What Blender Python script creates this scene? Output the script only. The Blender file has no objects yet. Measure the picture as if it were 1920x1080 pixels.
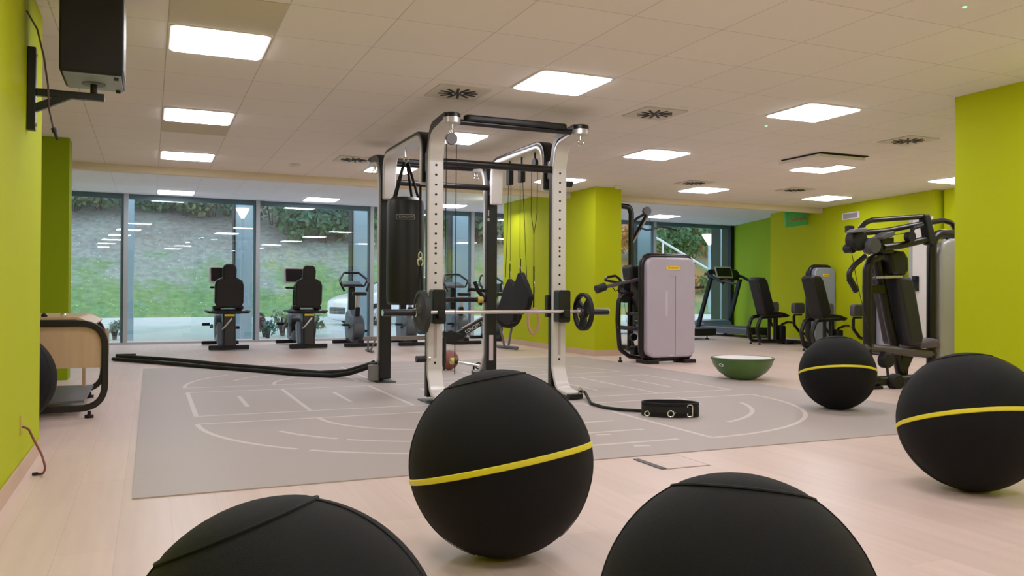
import bpy, bmesh, math, random
from mathutils import Vector, Matrix, Quaternion
random.seed(7)
PI = math.pi
col = bpy.context.scene.collection
V = Vector

# ------------------------------------------------------------------ survey of the place (camera pose solved from the 0.6 m ceiling grid)
F = 1566.667; YAW = .40874; PIT = .0058; ROL = .0056
CAM = V((-.0844, -5.2259, .916))
_fw = V((math.sin(YAW)*math.cos(PIT), math.cos(YAW)*math.cos(PIT), math.sin(PIT)))
_r0 = V((math.cos(YAW), -math.sin(YAW), 0)); _u0 = _r0.cross(_fw)
_r = _r0*math.cos(ROL)+_u0*math.sin(ROL); _u = -_r0*math.sin(ROL)+_u0*math.cos(ROL)
def at(x, y, Y=None, X=None, Z=None):
    """point of the place measured in the photo at (x, y), lying on the plane Y=, X= or Z="""
    d = _fw*F+_r*(x-960)-_u*(y-540)
    if Y is not None: t = (Y-CAM.y)/d.y
    elif X is not None: t = (X-CAM.x)/d.x
    else: t = (Z-CAM.z)/d.z
    return CAM+d*t

# ------------------------------------------------------------------ materials
MAT = {}
def srgb(c):
    return tuple(((v/255)/12.92 if v/255 <= .04045 else ((v/255+.055)/1.055)**2.4) for v in c)
def mat(name, c, rough=.5, metal=0., noise=0., nscale=20., bump=0., bscale=200., emit=None, es=0., spec=.5, coat=0., lin=False):
    if name in MAT: return MAT[name]
    m = bpy.data.materials.new(name); m.use_nodes = True
    nt = m.node_tree; N = nt.nodes; L = nt.links
    b = N['Principled BSDF']
    c = c if lin else srgb(c)
    if max(c) < .035 and metal == 0: c = tuple(v*.55 for v in c); spec = min(spec, .3)
    b.inputs['Base Color'].default_value = (*c, 1); b.inputs['Roughness'].default_value = rough
    b.inputs['Metallic'].default_value = metal; b.inputs['Specular IOR Level'].default_value = spec
    b.inputs['Coat Weight'].default_value = coat
    tc = N.new('ShaderNodeTexCoord')
    nz = N.new('ShaderNodeTexNoise'); nz.inputs['Scale'].default_value = nscale; nz.inputs['Detail'].default_value = 3
    L.new(tc.outputs['Object'], nz.inputs['Vector'])
    mx = N.new('ShaderNodeMix'); mx.data_type = 'RGBA'
    k = max(noise, .03)
    mx.inputs['A'].default_value = (*[v*(1-k) for v in c], 1); mx.inputs['B'].default_value = (*[min(1, v*(1+k)) for v in c], 1)
    L.new(nz.outputs['Fac'], mx.inputs['Factor']); L.new(mx.outputs['Result'], b.inputs['Base Color'])
    if bump > 0:
        n2 = N.new('ShaderNodeTexNoise'); n2.inputs['Scale'].default_value = bscale; n2.inputs['Detail'].default_value = 2
        L.new(tc.outputs['Object'], n2.inputs['Vector'])
        bp = N.new('ShaderNodeBump'); bp.inputs['Strength'].default_value = bump; bp.inputs['Distance'].default_value = .002
        L.new(n2.outputs['Fac'], bp.inputs['Height']); L.new(bp.outputs['Normal'], b.inputs['Normal'])
    if emit is not None:
        b.inputs['Emission Color'].default_value = (*srgb(emit), 1); b.inputs['Emission Strength'].default_value = es
    MAT[name] = m
    return m

black = mat('black_powder_coat', (20, 18, 19), .38)
blackgloss = mat('black_satin_tube', (27, 22, 25), .3)
vinyl = mat('black_upholstery', (22, 21, 23), .5, bump=.2)
rubber = mat('black_rubber', (16, 16, 17), .6)
fabric = mat('black_ball_fabric', (10, 9, 12), .8, noise=.25, nscale=6, bump=.45, bscale=420, spec=.18)
seamm = mat('black_seam', (6, 6, 7), .8)
yellow = mat('yellow_piping', (226, 208, 12), .5)
silver = mat('brushed_silver', (205, 198, 196), .32, metal=.75)
silverp = mat('pale_silver_paint', (212, 204, 200), .35, metal=.25)
chrome = mat('chrome', (225, 225, 225), .12, metal=1)
steelbar = mat('steel_bar', (205, 195, 190), .3, metal=.7)
lav = mat('lavender_grey_cover', (180, 168, 184), .28, metal=.1, noise=.05, nscale=2)
bluegrey = mat('blue_grey_cover', (135, 140, 160), .28, metal=.1, noise=.05)
greyshell = mat('blue_grey_shell', (84, 98, 118), .35)
darkpurple = mat('plum_upholstery', (82, 70, 86), .55)
alu = mat('window_frame_aluminium', (176, 184, 194), .35, metal=.3)
darkframe = mat('window_gasket', (24, 34, 48), .5)
whitem = mat('white_paint', (235, 230, 226), .5)
cream = mat('white_plastic', (225, 218, 205), .5)
tealsteel = mat('teal_grey_steel', (150, 184, 200), .45)
gold = mat('yellow_badge', (238, 205, 30), .45)
red = mat('red_print', (190, 60, 40), .6)
goldtext = mat('ochre_print', (186, 130, 20), .6)
greytext = mat('grey_print', (150, 145, 138), .6)
whitetext = mat('white_print', (225, 225, 215), .6)
greenyellow = mat('lime_print', (190, 205, 50), .6)
screen = mat('dark_screen', (26, 22, 26), .12, noise=.5, nscale=25)
brownball = mat('reddish_brown_leather', (128, 62, 50), .5, noise=.15)
woodring = mat('plywood_ring', (196, 140, 108), .5, noise=.12, nscale=60)
bosugreen = mat('green_rubber_dome', (62, 100, 34), .38, noise=.05)
carpaint = mat('white_car_paint', (236, 244, 248), .15, coat=.6)
carglass = mat('dark_car_glass', (30, 38, 46), .08)
rope_m = mat('black_rope', (12, 11, 12), .75, bump=.6, bscale=60)
strapm = mat('black_webbing', (11, 10, 11), .8)
greycable = mat('grey_white_cable', (200, 205, 205), .5)
redcable = mat('maroon_cable', (110, 40, 34), .5)
asphalt = mat('wet_pale_paving', (184, 198, 200), .22, noise=.18, nscale=.9)
curbm = mat('pale_kerb_stone', (222, 232, 230), .6, noise=.1)
padred = mat('orange_red_plastic', (150, 70, 60), .5)
speakerm = mat('speaker_cabinet', (20, 15, 15), .7, bump=.3, bscale=300)
speakerb = mat('speaker_underside', (128, 134, 140), .5)
bark = mat('bark', (70, 58, 50), .9, noise=.3)

def wood(name, c1, c2, scale=(1, 1, 1), rough=.4, planks=None, dirx=False, planklen=1.2):
    m = bpy.data.materials.new(name); m.use_nodes = True
    nt = m.node_tree; N = nt.nodes; L = nt.links; b = N['Principled BSDF']; b.inputs['Roughness'].default_value = rough
    tc = N.new('ShaderNodeTexCoord'); mp = N.new('ShaderNodeMapping'); mp.inputs['Scale'].default_value = scale
    L.new(tc.outputs['Object'], mp.inputs['Vector'])
    nz = N.new('ShaderNodeTexNoise'); nz.inputs['Scale'].default_value = 4; nz.inputs['Detail'].default_value = 6
    L.new(mp.outputs['Vector'], nz.inputs['Vector'])
    mx = N.new('ShaderNodeMix'); mx.data_type = 'RGBA'
    mx.inputs['A'].default_value = (*srgb(c1), 1); mx.inputs['B'].default_value = (*srgb(c2), 1)
    L.new(nz.outputs['Fac'], mx.inputs['Factor'])
    out = mx.outputs['Result']
    if planks:
        mp2 = N.new('ShaderNodeMapping')
        mp2.inputs['Rotation'].default_value = (0, 0, PI/2)
        L.new(tc.outputs['Object'], mp2.inputs['Vector'])
        br = N.new('ShaderNodeTexBrick'); br.inputs['Scale'].default_value = 1
        br.inputs['Brick Width'].default_value = planklen; br.inputs['Row Height'].default_value = planks
        br.inputs['Mortar Size'].default_value = .0012; br.offset = .37; br.inputs['Bias'].default_value = 0
        br.inputs['Color1'].default_value = (.93, .92, .91, 1); br.inputs['Color2'].default_value = (1.04, 1.03, 1.02, 1)
        br.inputs['Mortar'].default_value = (.80, .77, .74, 1)
        L.new(mp2.outputs['Vector'], br.inputs['Vector'])
        ml = N.new('ShaderNodeMix'); ml.data_type = 'RGBA'; ml.blend_type = 'MULTIPLY'; ml.inputs['Factor'].default_value = 1
        L.new(out, ml.inputs['A']); L.new(br.outputs['Color'], ml.inputs['B']); out = ml.outputs['Result']
    L.new(out, b.inputs['Base Color'])
    MAT[name] = m
    return m
floor_m = wood('pale_oak_laminate', (228, 202, 190), (207, 178, 168), (5, .35, 1), .36, planks=.19)
beech = wood('beech_veneer', (206, 172, 128), (186, 148, 106), (6, 6, .6), .35)
basem = wood('pinkish_skirting_board', (206, 172, 146), (190, 155, 130), (1, 1, 1), .5)

def tiles(name, c, line, rough=.9, mort=.0035, bias=0.):
    m = bpy.data.materials.new(name); m.use_nodes = True
    nt = m.node_tree; N = nt.nodes; L = nt.links; b = N['Principled BSDF']; b.inputs['Roughness'].default_value = rough
    tc = N.new('ShaderNodeTexCoord')
    br = N.new('ShaderNodeTexBrick'); br.offset = 0; br.inputs['Scale'].default_value = 1
    br.inputs['Brick Width'].default_value = .6; br.inputs['Row Height'].default_value = .6
    br.inputs['Mortar Size'].default_value = mort; br.inputs['Mortar Smooth'].default_value = .2
    c = srgb(c); br.inputs['Color1'].default_value = (*c, 1); br.inputs['Color2'].default_value = (*[v*.97 for v in c], 1)
    br.inputs['Mortar'].default_value = (*srgb(line), 1)
    L.new(tc.outputs['Object'], br.inputs['Vector']); L.new(br.outputs['Color'], b.inputs['Base Color'])
    bp = N.new('ShaderNodeBump'); bp.inputs['Strength'].default_value = .5; bp.inputs['Distance'].default_value = .003; bp.invert = True
    L.new(br.outputs['Fac'], bp.inputs['Height']); L.new(bp.outputs['Normal'], b.inputs['Normal'])
    MAT[name] = m
    return m
ceil_m = tiles('mineral_ceiling_tiles', (232, 222, 212), (190, 180, 168))
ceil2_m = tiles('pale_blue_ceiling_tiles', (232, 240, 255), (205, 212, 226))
green = mat('lime_green_wall_paint', (176, 186, 4), .8, spec=.15, noise=.03, nscale=1.5)
green2 = mat('shaded_green_wall_paint', (128, 150, 8), .8, spec=.15, noise=.03, nscale=1.5)  # darker copy of the wall green, the pier's shade put into the colour
green3 = mat('fresh_green_wall_paint', (140, 176, 22), .8, spec=.15, noise=.03, nscale=1.5)
beamm = mat('cream_beam_plaster', (222, 205, 172), .8)
matm = mat('grey_sports_flooring', (166, 152, 146), .5, noise=.04, nscale=30)
linem = mat('pale_court_line', (208, 194, 188), .5)
lightm = mat('opal_light_diffuser', (255, 255, 255), .5, emit=(250, 248, 255), es=17)
lampglow = mat('street_lamp_glow', (255, 240, 230), .5, emit=(255, 232, 214), es=3.2)
exitgreen = mat('green_exit_sign', (66, 158, 72), .5, emit=(70, 170, 90), es=.05)

def glass_mat():
    m = bpy.data.materials.new('window_glass'); m.use_nodes = True
    nt = m.node_tree; N = nt.nodes; L = nt.links
    N.remove(N['Principled BSDF'])
    tr = N.new('ShaderNodeBsdfTransparent'); tr.inputs['Color'].default_value = (.93, .96, .98, 1)
    gl = N.new('ShaderNodeBsdfGlossy'); gl.inputs['Roughness'].default_value = .0; gl.inputs['Color'].default_value = (.95, 1, 1, 1)
    ge = N.new('ShaderNodeNewGeometry'); dt = N.new('ShaderNodeVectorMath'); dt.operation = 'DOT_PRODUCT'
    L.new(ge.outputs['Normal'], dt.inputs[0]); L.new(ge.outputs['Incoming'], dt.inputs[1])
    def mth(op, a, b=None, v=None):
        q = N.new('ShaderNodeMath'); q.operation = op; L.new(a, q.inputs[0])
        if v is not None: q.inputs[1].default_value = v
        return q
    ab = mth('ABSOLUTE', dt.outputs['Value']); inv_ = N.new('ShaderNodeMath'); inv_.operation = 'SUBTRACT'; inv_.inputs[0].default_value = 1; L.new(ab.outputs[0], inv_.inputs[1])
    pw = mth('POWER', inv_.outputs[0], v=5); ml_ = mth('MULTIPLY', pw.outputs[0], v=.9); mr = mth('ADD', ml_.outputs[0], v=.065)
    ms = N.new('ShaderNodeMixShader')
    L.new(mr.outputs[0], ms.inputs['Fac']); L.new(tr.outputs[0], ms.inputs[1]); L.new(gl.outputs[0], ms.inputs[2])
    L.new(ms.outputs[0], N['Material Output'].inputs['Surface'])
    return m
glassm = glass_mat()

def hill_mat():
    m = bpy.data.materials.new('grassy_bank'); m.use_nodes = True
    nt = m.node_tree; N = nt.nodes; L = nt.links; b = N['Principled BSDF']; b.inputs['Roughness'].default_value = .9
    tc = N.new('ShaderNodeTexCoord'); sp = N.new('ShaderNodeSeparateXYZ'); L.new(tc.outputs['Object'], sp.inputs[0])
    n1 = N.new('ShaderNodeTexNoise'); n1.inputs['Scale'].default_value = .45; n1.inputs['Detail'].default_value = 6; n1.inputs['Roughness'].default_value = .65
    n2 = N.new('ShaderNodeTexNoise'); n2.inputs['Scale'].default_value = 5; n2.inputs['Detail'].default_value = 5
    L.new(tc.outputs['Object'], n1.inputs['Vector']); L.new(tc.outputs['Object'], n2.inputs['Vector'])
    # height + noise -> green below, dry grey brown above
    a = N.new('ShaderNodeMath'); a.operation = 'MULTIPLY_ADD'; a.inputs[1].default_value = .13; a.inputs[2].default_value = -.20
    L.new(sp.outputs['Z'], a.inputs[0])
    s = N.new('ShaderNodeMath'); s.operation = 'ADD'; L.new(a.outputs[0], s.inputs[0]); L.new(n1.outputs['Fac'], s.inputs[1])
    cr = N.new('ShaderNodeValToRGB'); L.new(s.outputs[0], cr.inputs[0])
    cr.color_ramp.elements[0].position = .42; cr.color_ramp.elements[0].color = (*srgb((94, 134, 78)), 1)
    cr.color_ramp.elements[1].position = .86; cr.color_ramp.elements[1].color = (*srgb((116, 114, 112)), 1)
    e = cr.color_ramp.elements.new(.6); e.color = (*srgb((132, 144, 138)), 1)
    mx = N.new('ShaderNodeMix'); mx.data_type = 'RGBA'; mx.blend_type = 'OVERLAY'; mx.inputs['Factor'].default_value = .75
    L.new(cr.outputs[0], mx.inputs['A']); L.new(n2.outputs['Fac'], mx.inputs['B'])
    # autumn patches to the right
    n3 = N.new('ShaderNodeTexNoise'); n3.inputs['Scale'].default_value = .8; n3.inputs['Detail'].default_value = 8; L.new(tc.outputs['Object'], n3.inputs['Vector'])
    xx = N.new('ShaderNodeMapRange'); xx.inputs['From Min'].default_value = 8; xx.inputs['From Max'].default_value = 18; L.new(sp.outputs['X'], xx.inputs['Value'])
    th = N.new('ShaderNodeMapRange'); th.inputs['From Min'].default_value = .42; th.inputs['From Max'].default_value = .58; L.new(n3.outputs['Fac'], th.inputs['Value'])
    pm = N.new('ShaderNodeMath'); pm.operation = 'MULTIPLY'; L.new(xx.outputs[0], pm.inputs[0]); L.new(th.outputs[0], pm.inputs[1])
    m2 = N.new('ShaderNodeMix'); m2.data_type = 'RGBA'; m2.inputs['B'].default_value = (*srgb((170, 134, 76)), 1)
    L.new(pm.outputs[0], m2.inputs['Factor']); L.new(mx.outputs['Result'], m2.inputs['A'])
    # white flecks
    vo = N.new('ShaderNodeTexVoronoi'); vo.inputs['Scale'].default_value = 5; L.new(tc.outputs['Object'], vo.inputs['Vector'])
    lt = N.new('ShaderNodeMath'); lt.operation = 'LESS_THAN'; lt.inputs[1].default_value = .09; L.new(vo.outputs['Distance'], lt.inputs[0])
    m3 = N.new('ShaderNodeMix'); m3.data_type = 'RGBA'; m3.inputs['B'].default_value = (.75, .8, .75, 1)
    L.new(lt.outputs[0], m3.inputs['Factor']); L.new(m2.outputs['Result'], m3.inputs['A'])
    L.new(m3.outputs['Result'], b.inputs['Base Color'])
    return m
hillm = hill_mat()

# ------------------------------------------------------------------ mesh helpers
def fillet(pts, r, n=6):
    pts = [V(p) for p in pts]
    if r <= 0: return pts
    out = [pts[0]]
    for i in range(1, len(pts)-1):
        a, b, c = pts[i-1], pts[i], pts[i+1]
        d1 = (a-b); d2 = (c-b); l1 = d1.length; l2 = d2.length
        if l1 < 1e-6 or l2 < 1e-6: continue
        ang = d1.angle(d2)
        if ang > PI-.03: out.append(b); continue
        t = min(r/math.tan(ang/2), l1*.49, l2*.49)
        p1 = b+d1.normalized()*t; p2 = b+d2.normalized()*t
        for k in range(n+1):
            s = k/n; out.append(p1*(1-s)**2+b*2*s*(1-s)+p2*s*s)
    out.append(pts[-1])
    return out
class B:
    """collects shapes and links them as ONE mesh object"""
    def __init__(s): s.v = []; s.f = []; s.m = []
    def add(s, vs, fs):
        o = len(s.v); s.v += [V(v) for v in vs]; s.f += [[i+o for i in f] for f in fs]
        return s
    def box(s, x0, x1, y0, y1, z0, z1, M=None):
        vs = [V((x, y, z)) for x in (x0, x1) for y in (y0, y1) for z in (z0, z1)]
        if M: vs = [M @ v for v in vs]
        return s.add(vs, [(0, 1, 3, 2), (4, 6, 7, 5), (0, 4, 5, 1), (2, 3, 7, 6), (0, 2, 6, 4), (1, 5, 7, 3)])
    def cbox(s, c, d, M=None):
        c = V(c); T = Matrix.Translation(c) @ (M if M else Matrix.Identity(4))
        return s.box(-d[0]/2, d[0]/2, -d[1]/2, d[1]/2, -d[2]/2, d[2]/2, T)
    def tube(s, pts, r, n=10, fil=0, closed=False, caps=True, flat=1.):
        pts = fillet(pts, fil) if not closed else [V(p) for p in pts]
        P = [pts[0]]
        for p in pts[1:]:
            if (p-P[-1]).length > 1e-5: P.append(p)
        m = len(P); T = []
        for i in range(m):
            a = P[(i-1) % m] if closed or i > 0 else P[i]; b = P[(i+1) % m] if closed or i < m-1 else P[i]
            T.append((b-a).normalized())
        up = V((0, 0, 1)) if abs(T[0].z) < .9 else V((1, 0, 0))
        nrm = (up-T[0]*up.dot(T[0])).normalized(); vs = []
        for i in range(m):
            if i > 0:
                q = T[i-1].rotation_difference(T[i]); nrm = q @ nrm; nrm = (nrm-T[i]*nrm.dot(T[i])).normalized()
            bn = T[i].cross(nrm); rr = r[i*len(r)//m] if isinstance(r, (list, tuple)) else r
            for k in range(n):
                a = 2*PI*k/n; vs.append(P[i]+nrm*math.cos(a)*rr*flat+bn*math.sin(a)*rr)
        fs = []
        for i in range(m if closed else m-1):
            j = (i+1) % m
            for k in range(n): fs.append((i*n+k, i*n+(k+1) % n, j*n+(k+1) % n, j*n+k))
        if caps and not closed: fs.append(tuple(range(n))[::-1]); fs.append(tuple((m-1)*n+k for k in range(n)))
        return s.add(vs, fs)
    def cyl(s, a, b, r, n=20): return s.tube([a, b], r, n)
    def lathe(s, prof, c=(0, 0, 0), ax=(0, 0, 1), n=32, closed=False):
        q = V((0, 0, 1)).rotation_difference(V(ax).normalized()); c = V(c); vs = []
        for (r, z) in prof:
            for k in range(n):
                a = 2*PI*k/n; vs.append(c+q @ V((r*math.cos(a), r*math.sin(a), z)))
        fs = []; m = len(prof)
        for i in range(m if closed else m-1):
            j = (i+1) % m
            for k in range(n): fs.append((i*n+k, i*n+(k+1) % n, j*n+(k+1) % n, j*n+k))
        if not closed:
            if prof[0][0] > 1e-4: fs.append(tuple(range(n))[::-1])
            if prof[-1][0] > 1e-4: fs.append(tuple((m-1)*n+k for k in range(n)))
        return s.add(vs, fs)
    def prism(s, poly, o, ux, uy, t):
        """2D polygon in plane o + x*ux + y*uy, thickness t along normal (centred)"""
        o, ux, uy = V(o), V(ux), V(uy); nn = ux.cross(uy).normalized()*(t/2); m = len(poly)
        vs = [o+ux*p[0]+uy*p[1]-nn for p in poly]+[o+ux*p[0]+uy*p[1]+nn for p in poly]
        fs = [tuple(range(m))[::-1], tuple(range(m, 2*m))]+[(i, (i+1) % m, m+(i+1) % m, m+i) for i in range(m)]
        return s.add(vs, fs)
    def ppoly(s, pts, t, side):
        """prism from world points, extruded by +-t/2 along side"""
        sd = V(side).normalized()*(t/2); m = len(pts)
        vs = [V(p)-sd for p in pts]+[V(p)+sd for p in pts]
        fs = [tuple(range(m))[::-1], tuple(range(m, 2*m))]+[(i, (i+1) % m, m+(i+1) % m, m+i) for i in range(m)]
        return s.add(vs, fs)
    def band(s, pts, side, w, t, off=0., fil=0, n=8, closed=False):
        pts = fillet(pts, fil, n) if not closed else [V(p) for p in pts]; S = V(side).normalized(); m = len(pts); vs = []
        for i in range(m):
            a = pts[(i-1) % m] if closed or i > 0 else pts[i]; b = pts[(i+1) % m] if closed or i < m-1 else pts[i]
            T = (b-a).normalized(); N_ = S.cross(T).normalized()
            for (x, y) in ((-w/2, -t/2), (w/2, -t/2), (w/2, t/2), (-w/2, t/2)): vs.append(pts[i]+S*x+N_*(y+off))
        fs = []
        for i in range(m if closed else m-1):
            j = (i+1) % m
            for k in range(4): fs.append((i*4+k, i*4+(k+1) % 4, j*4+(k+1) % 4, j*4+k))
        if not closed: fs.append((3, 2, 1, 0)); fs.append(tuple((m-1)*4+k for k in range(4)))
        return s.add(vs, fs)
    def build(s, name, m, parent=None, bev=0, smooth=True, sub=0):
        me = bpy.data.meshes.new(name)
        off = parent.get('_o', (0, 0, 0)) if parent else (0, 0, 0); off = V(off)
        org = V((0, 0, 0))
        if not parent and s.v:
            xs = [v.x for v in s.v]; ys = [v.y for v in s.v]; zs = [v.z for v in s.v]
            org = V(((min(xs)+max(xs))/2, (min(ys)+max(ys))/2, min(zs)))
            if getattr(s, 'keep', False): org = V((0, 0, 0))
        off = off+org
        me.from_pydata([v-off for v in s.v], [], s.f); me.update()
        bm = bmesh.new(); bm.from_mesh(me); bmesh.ops.recalc_face_normals(bm, faces=bm.faces); bm.to_mesh(me); bm.free()
        o = bpy.data.objects.new(name, me); col.objects.link(o); me.materials.append(m)
        o.location = org
        if parent:
            o.parent = parent; o['_o'] = parent.get('_o', (0, 0, 0))
        if smooth:
            me.polygons.foreach_set('use_smooth', [True]*len(me.polygons))
            try: me.set_sharp_from_angle(angle=math.radians(38))
            except Exception: pass
        if bev > 0:
            b = o.modifiers.new('Bevel', 'BEVEL'); b.width = bev; b.segments = 3; b.limit_method = 'ANGLE'; b.angle_limit = math.radians(50)
        if sub > 0:
            u = o.modifiers.new('Sub', 'SUBSURF'); u.levels = sub; u.render_levels = sub
        return o
def rrect(w, h, r, n=5, cx=0, cy=0):
    o = []
    for (sx, sy, a0) in ((1, 1, 0), (-1, 1, PI/2), (-1, -1, PI), (1, -1, 3*PI/2)):
        for k in range(n+1):
            a = a0+PI/2*k/n; o.append((cx+sx*(w/2-r)+r*math.cos(a), cy+sy*(h/2-r)+r*math.sin(a)))
    return o
def tag(o, label=None, cat=None, group=None, kind=None):
    if label: o['label'] = label
    if cat: o['category'] = cat
    if group: o['group'] = group
    if kind: o['kind'] = kind
    return o
def thing(name, label, cat, loc=(0, 0, 0), group=None, world=True):
    o = bpy.data.objects.new(name, None); col.objects.link(o); o.location = loc; o.empty_display_size = .1
    o['_o'] = tuple(loc) if world else (0., 0., 0.)
    return tag(o, label, cat, group)
def struct(name, b, m, label=None, **k):
    b.keep = True
    o = b.build(name, m, None, smooth=k.pop('smooth', False), **k); o['kind'] = 'structure'
    if label: o['label'] = label
    return o
def copy_tree(o, parent=None):
    c = o.copy(); col.objects.link(c)
    if parent: c.parent = parent
    for ch in [x for x in bpy.data.objects if x.parent == o and x != c]: copy_tree(ch, c)
    return c
def text(body, size, m, parent, pos, xdir, ydir, name='lettering', depth=.002, wid=None):
    cu = bpy.data.curves.new('t', 'FONT'); cu.body = body; cu.size = size; cu.extrude = depth/2; cu.align_x = 'CENTER'; cu.align_y = 'CENTER'
    t = bpy.data.objects.new('t', cu); col.objects.link(t)
    bpy.context.view_layer.update()
    me = bpy.data.meshes.new_from_object(t); bpy.data.objects.remove(t); me.name = name
    xd = V(xdir).normalized(); yd = V(ydir).normalized(); zd = xd.cross(yd)
    w = max(v.co.x for v in me.vertices)-min(v.co.x for v in me.vertices)
    k = (wid/w) if wid else 1
    off = V(parent.get('_o', (0, 0, 0))); pos = V(pos)
    for v in me.vertices: v.co = pos+xd*v.co.x*k+yd*v.co.y+zd*v.co.z-off
    me.materials.clear(); me.materials.append(m)
    o = bpy.data.objects.new(name, me); col.objects.link(o); o.parent = parent; o['_o'] = parent.get('_o', (0, 0, 0))
    return o

HC = 2.474; HL = 2.562
TH = .058
def wy(x): return (10.41+math.sin(TH)*x)/math.cos(TH)          # window wall line
# ================================================================== THE ROOM
b = B(); b.box(-3.2, 14.5, -9.6, 11.6, -.2, 0)
struct('floor', b, floor_m, 'pale pinkish oak laminate floor')
def slab(poly, z0, z1):
    b = B(); b.ppoly([(x, y, (z0+z1)/2) for x, y in poly], z1-z0, (0, 0, 1)); return b
def beamy(x): return 6.13+.02*x
struct('ceiling', slab([(-3.2, -9.6), (14.5, -9.6), (14.5, beamy(14.5)), (-3.2, beamy(-3.2))], HC, HC+.12), ceil_m, 'beige square-tiled suspended ceiling')
struct('ceiling', slab([(-3.2, beamy(-3.2)+.12), (14.5, beamy(14.5)+.12), (14.5, wy(14.5)+.3), (-3.2, wy(-3.2)+.3)], HL, HL+.1), ceil2_m, 'pale bluish tiled ceiling strip by the windows')
struct('trim_1', slab([(-3.2, beamy(-3.2)), (11.02, beamy(11.02)), (11.02, beamy(11)+.12), (-3.2, beamy(-3.2)+.12)], 2.385, HC+.2), beamm, 'cream ceiling beam across the room')
# left wall (near), ends at Y .23 ; alcove behind
b = B(); b.box(-.86, -.66, -9.6, .23, 0, HC); struct('wall_left', b, green, 'lime green wall along the left edge')
b = B(); b.box(-.657, -.645, -9.6, .235, 0, .075); struct('baseboard_left', b, basem)
b = B(); b.box(-2.35, -2.2, .0, 11, 0, HL); struct('wall_alcove', b, green, 'green wall at the back of the left alcove')
b = B(); b.box(-2.2, -.86, .0, .12, 0, HC); struct('wall_return', b, green, 'green return wall behind the left wall end')
b = B(); b.box(-2.2, -.85, 4.4, 4.7, 0, HC); struct('wall_pier', b, green2, 'green wall pier with painted-in shade beside the left windows')
# back wall behind the camera and right wall
b = B(); b.box(-3.2, 14.5, -9.7, -9.6, 0, HC); struct('wall_back', b, green, 'lime green wall behind the camera')
b = B(); b.box(5.72, 6.1, -9.6, -.58, 0, HC); struct('wall_right', b, green, 'lime green wall at the right edge of the view')
b = B(); b.box(5.708, 5.72, -9.6, -.57, 0, .075); struct('baseboard_right', b, basem)
b = B(); b.box(6.1, 14.5, -1.0, -.8, 0, HC); struct('wall_return_right', b, green, 'green wall hidden behind the right wall end')
# far right wall, slanted
b = slab([(10.52, 3.6), (11.0, 6.24), (11.55, 8.35), (12.6, 8.35), (12.6, 3.6)], 0, HL); struct('wall_far_right', b, green, 'lime green slanted wall behind the seated machines')
b = slab([(10.508, 3.6), (10.988, 6.24), (11.538, 8.36), (11.55, 8.35), (11.0, 6.24), (10.52, 3.6)], 0, .075); struct('baseboard_far_right', b, basem)
b = slab([(10.6, -.8), (10.9, -.8), (10.9, 3.5), (10.6, 3.5)], 0, HC); struct('wall_side_right', b, green, 'green wall beyond the large machine')
b = slab([(10.9, 3.5), (12.6, 3.5), (12.6, 3.6), (10.9, 3.6)], 0, HC); struct('wall_step_right', b, green)
b = slab([(11.88, 8.35), (12.86, wy(12.86)+.05), (13.3, wy(12.86)+.05), (13.3, 8.35)], 0, HL); struct('wall_window_right', b, green3, 'fresh green wall next to the right window')
# column and partition
b = B(); b.box(5.86, 6.3, 5.46, 6.9, 0, HC); b.box(5.95, 6.3, 6.9, 7.2, 0, HL)
struct('wall_column', b, green, 'lime green square column with a stepped back')
b = B(); b.box(5.9, 6.25, 7.1, 9.0, 0, HL); struct('wall_partition', b, green, 'lime green partition stub behind the column')
b = B(); b.box(5.848, 6.31, 5.448, 6.91, 0, .085); b.box(5.888, 6.26, 6.91, 9.01, 0, .085); struct('baseboard_column', b, basem, 'pinkish skirting around the green column')
# door opening, vent, sign on the far right wall
def wallB(y): return 10.52+(y-3.6)*.182
d = B(); p0 = at(1730, 408, X=10.6); yA = 4.02; yB = 3.62
d.ppoly([(wallB(y)-.02, y, z) for y, z in ((yA, .08), (yB, .08), (yB, 2.08), (yA, 2.08))], .03, (1, -.18, 0))
dd = struct('door_1', d, whitem, 'white door in the lime green wall behind the large machine')
h = B(); h.cbox((wallB(3.95)-.06, 3.93, 1.09), (.03, .1, .22)); h.cbox((wallB(3.95)-.08, 3.93, 1.17), (.03, .07, .07)); o = h.build('door_handle', rubber, dd)
fr = B()
for y in (4.06,): fr.cbox((wallB(y)-.02, y, 1.05), (.04, .05, 2.1))
fr.build('door_frame', alu, dd)

vent = thing('wall_vent', 'white rectangular air grille high on the lime green wall', 'vent', (wallB(5.1), 5.1, 2.1))
q = [at(1572, 400, X=wallB(5.25)-.01), at(1606, 392.5, X=wallB(4.95)-.01), at(1606, 408, X=wallB(4.95)-.01), at(1572, 412.5, X=wallB(5.25)-.01)]
cy0 = q[0].y; cy1 = q[1].y; z1 = q[0].z; z0 = q[3].z
b = B(); b.ppoly([(wallB(y)-.012, y, z) for y, z in ((cy0, z0), (cy1, z0), (cy1, z1), (cy0, z1))], .02, (1, 0, 0)); b.build('frame', whitem, vent)
b = B()
for i in range(7):
    z = z0+(z1-z0)*(.2+.6*i/6)
    b.ppoly([(wallB(y)-.026, y, zz) for y, zz in ((cy0-.04, z-.008), (cy1+.04, z-.008), (cy1+.04, z+.004), (cy0-.04, z+.004))], .006, (1, 0, 0))
b.build('louvre', mat('grey_louvre', (150, 140, 145), .5), vent)

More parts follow.
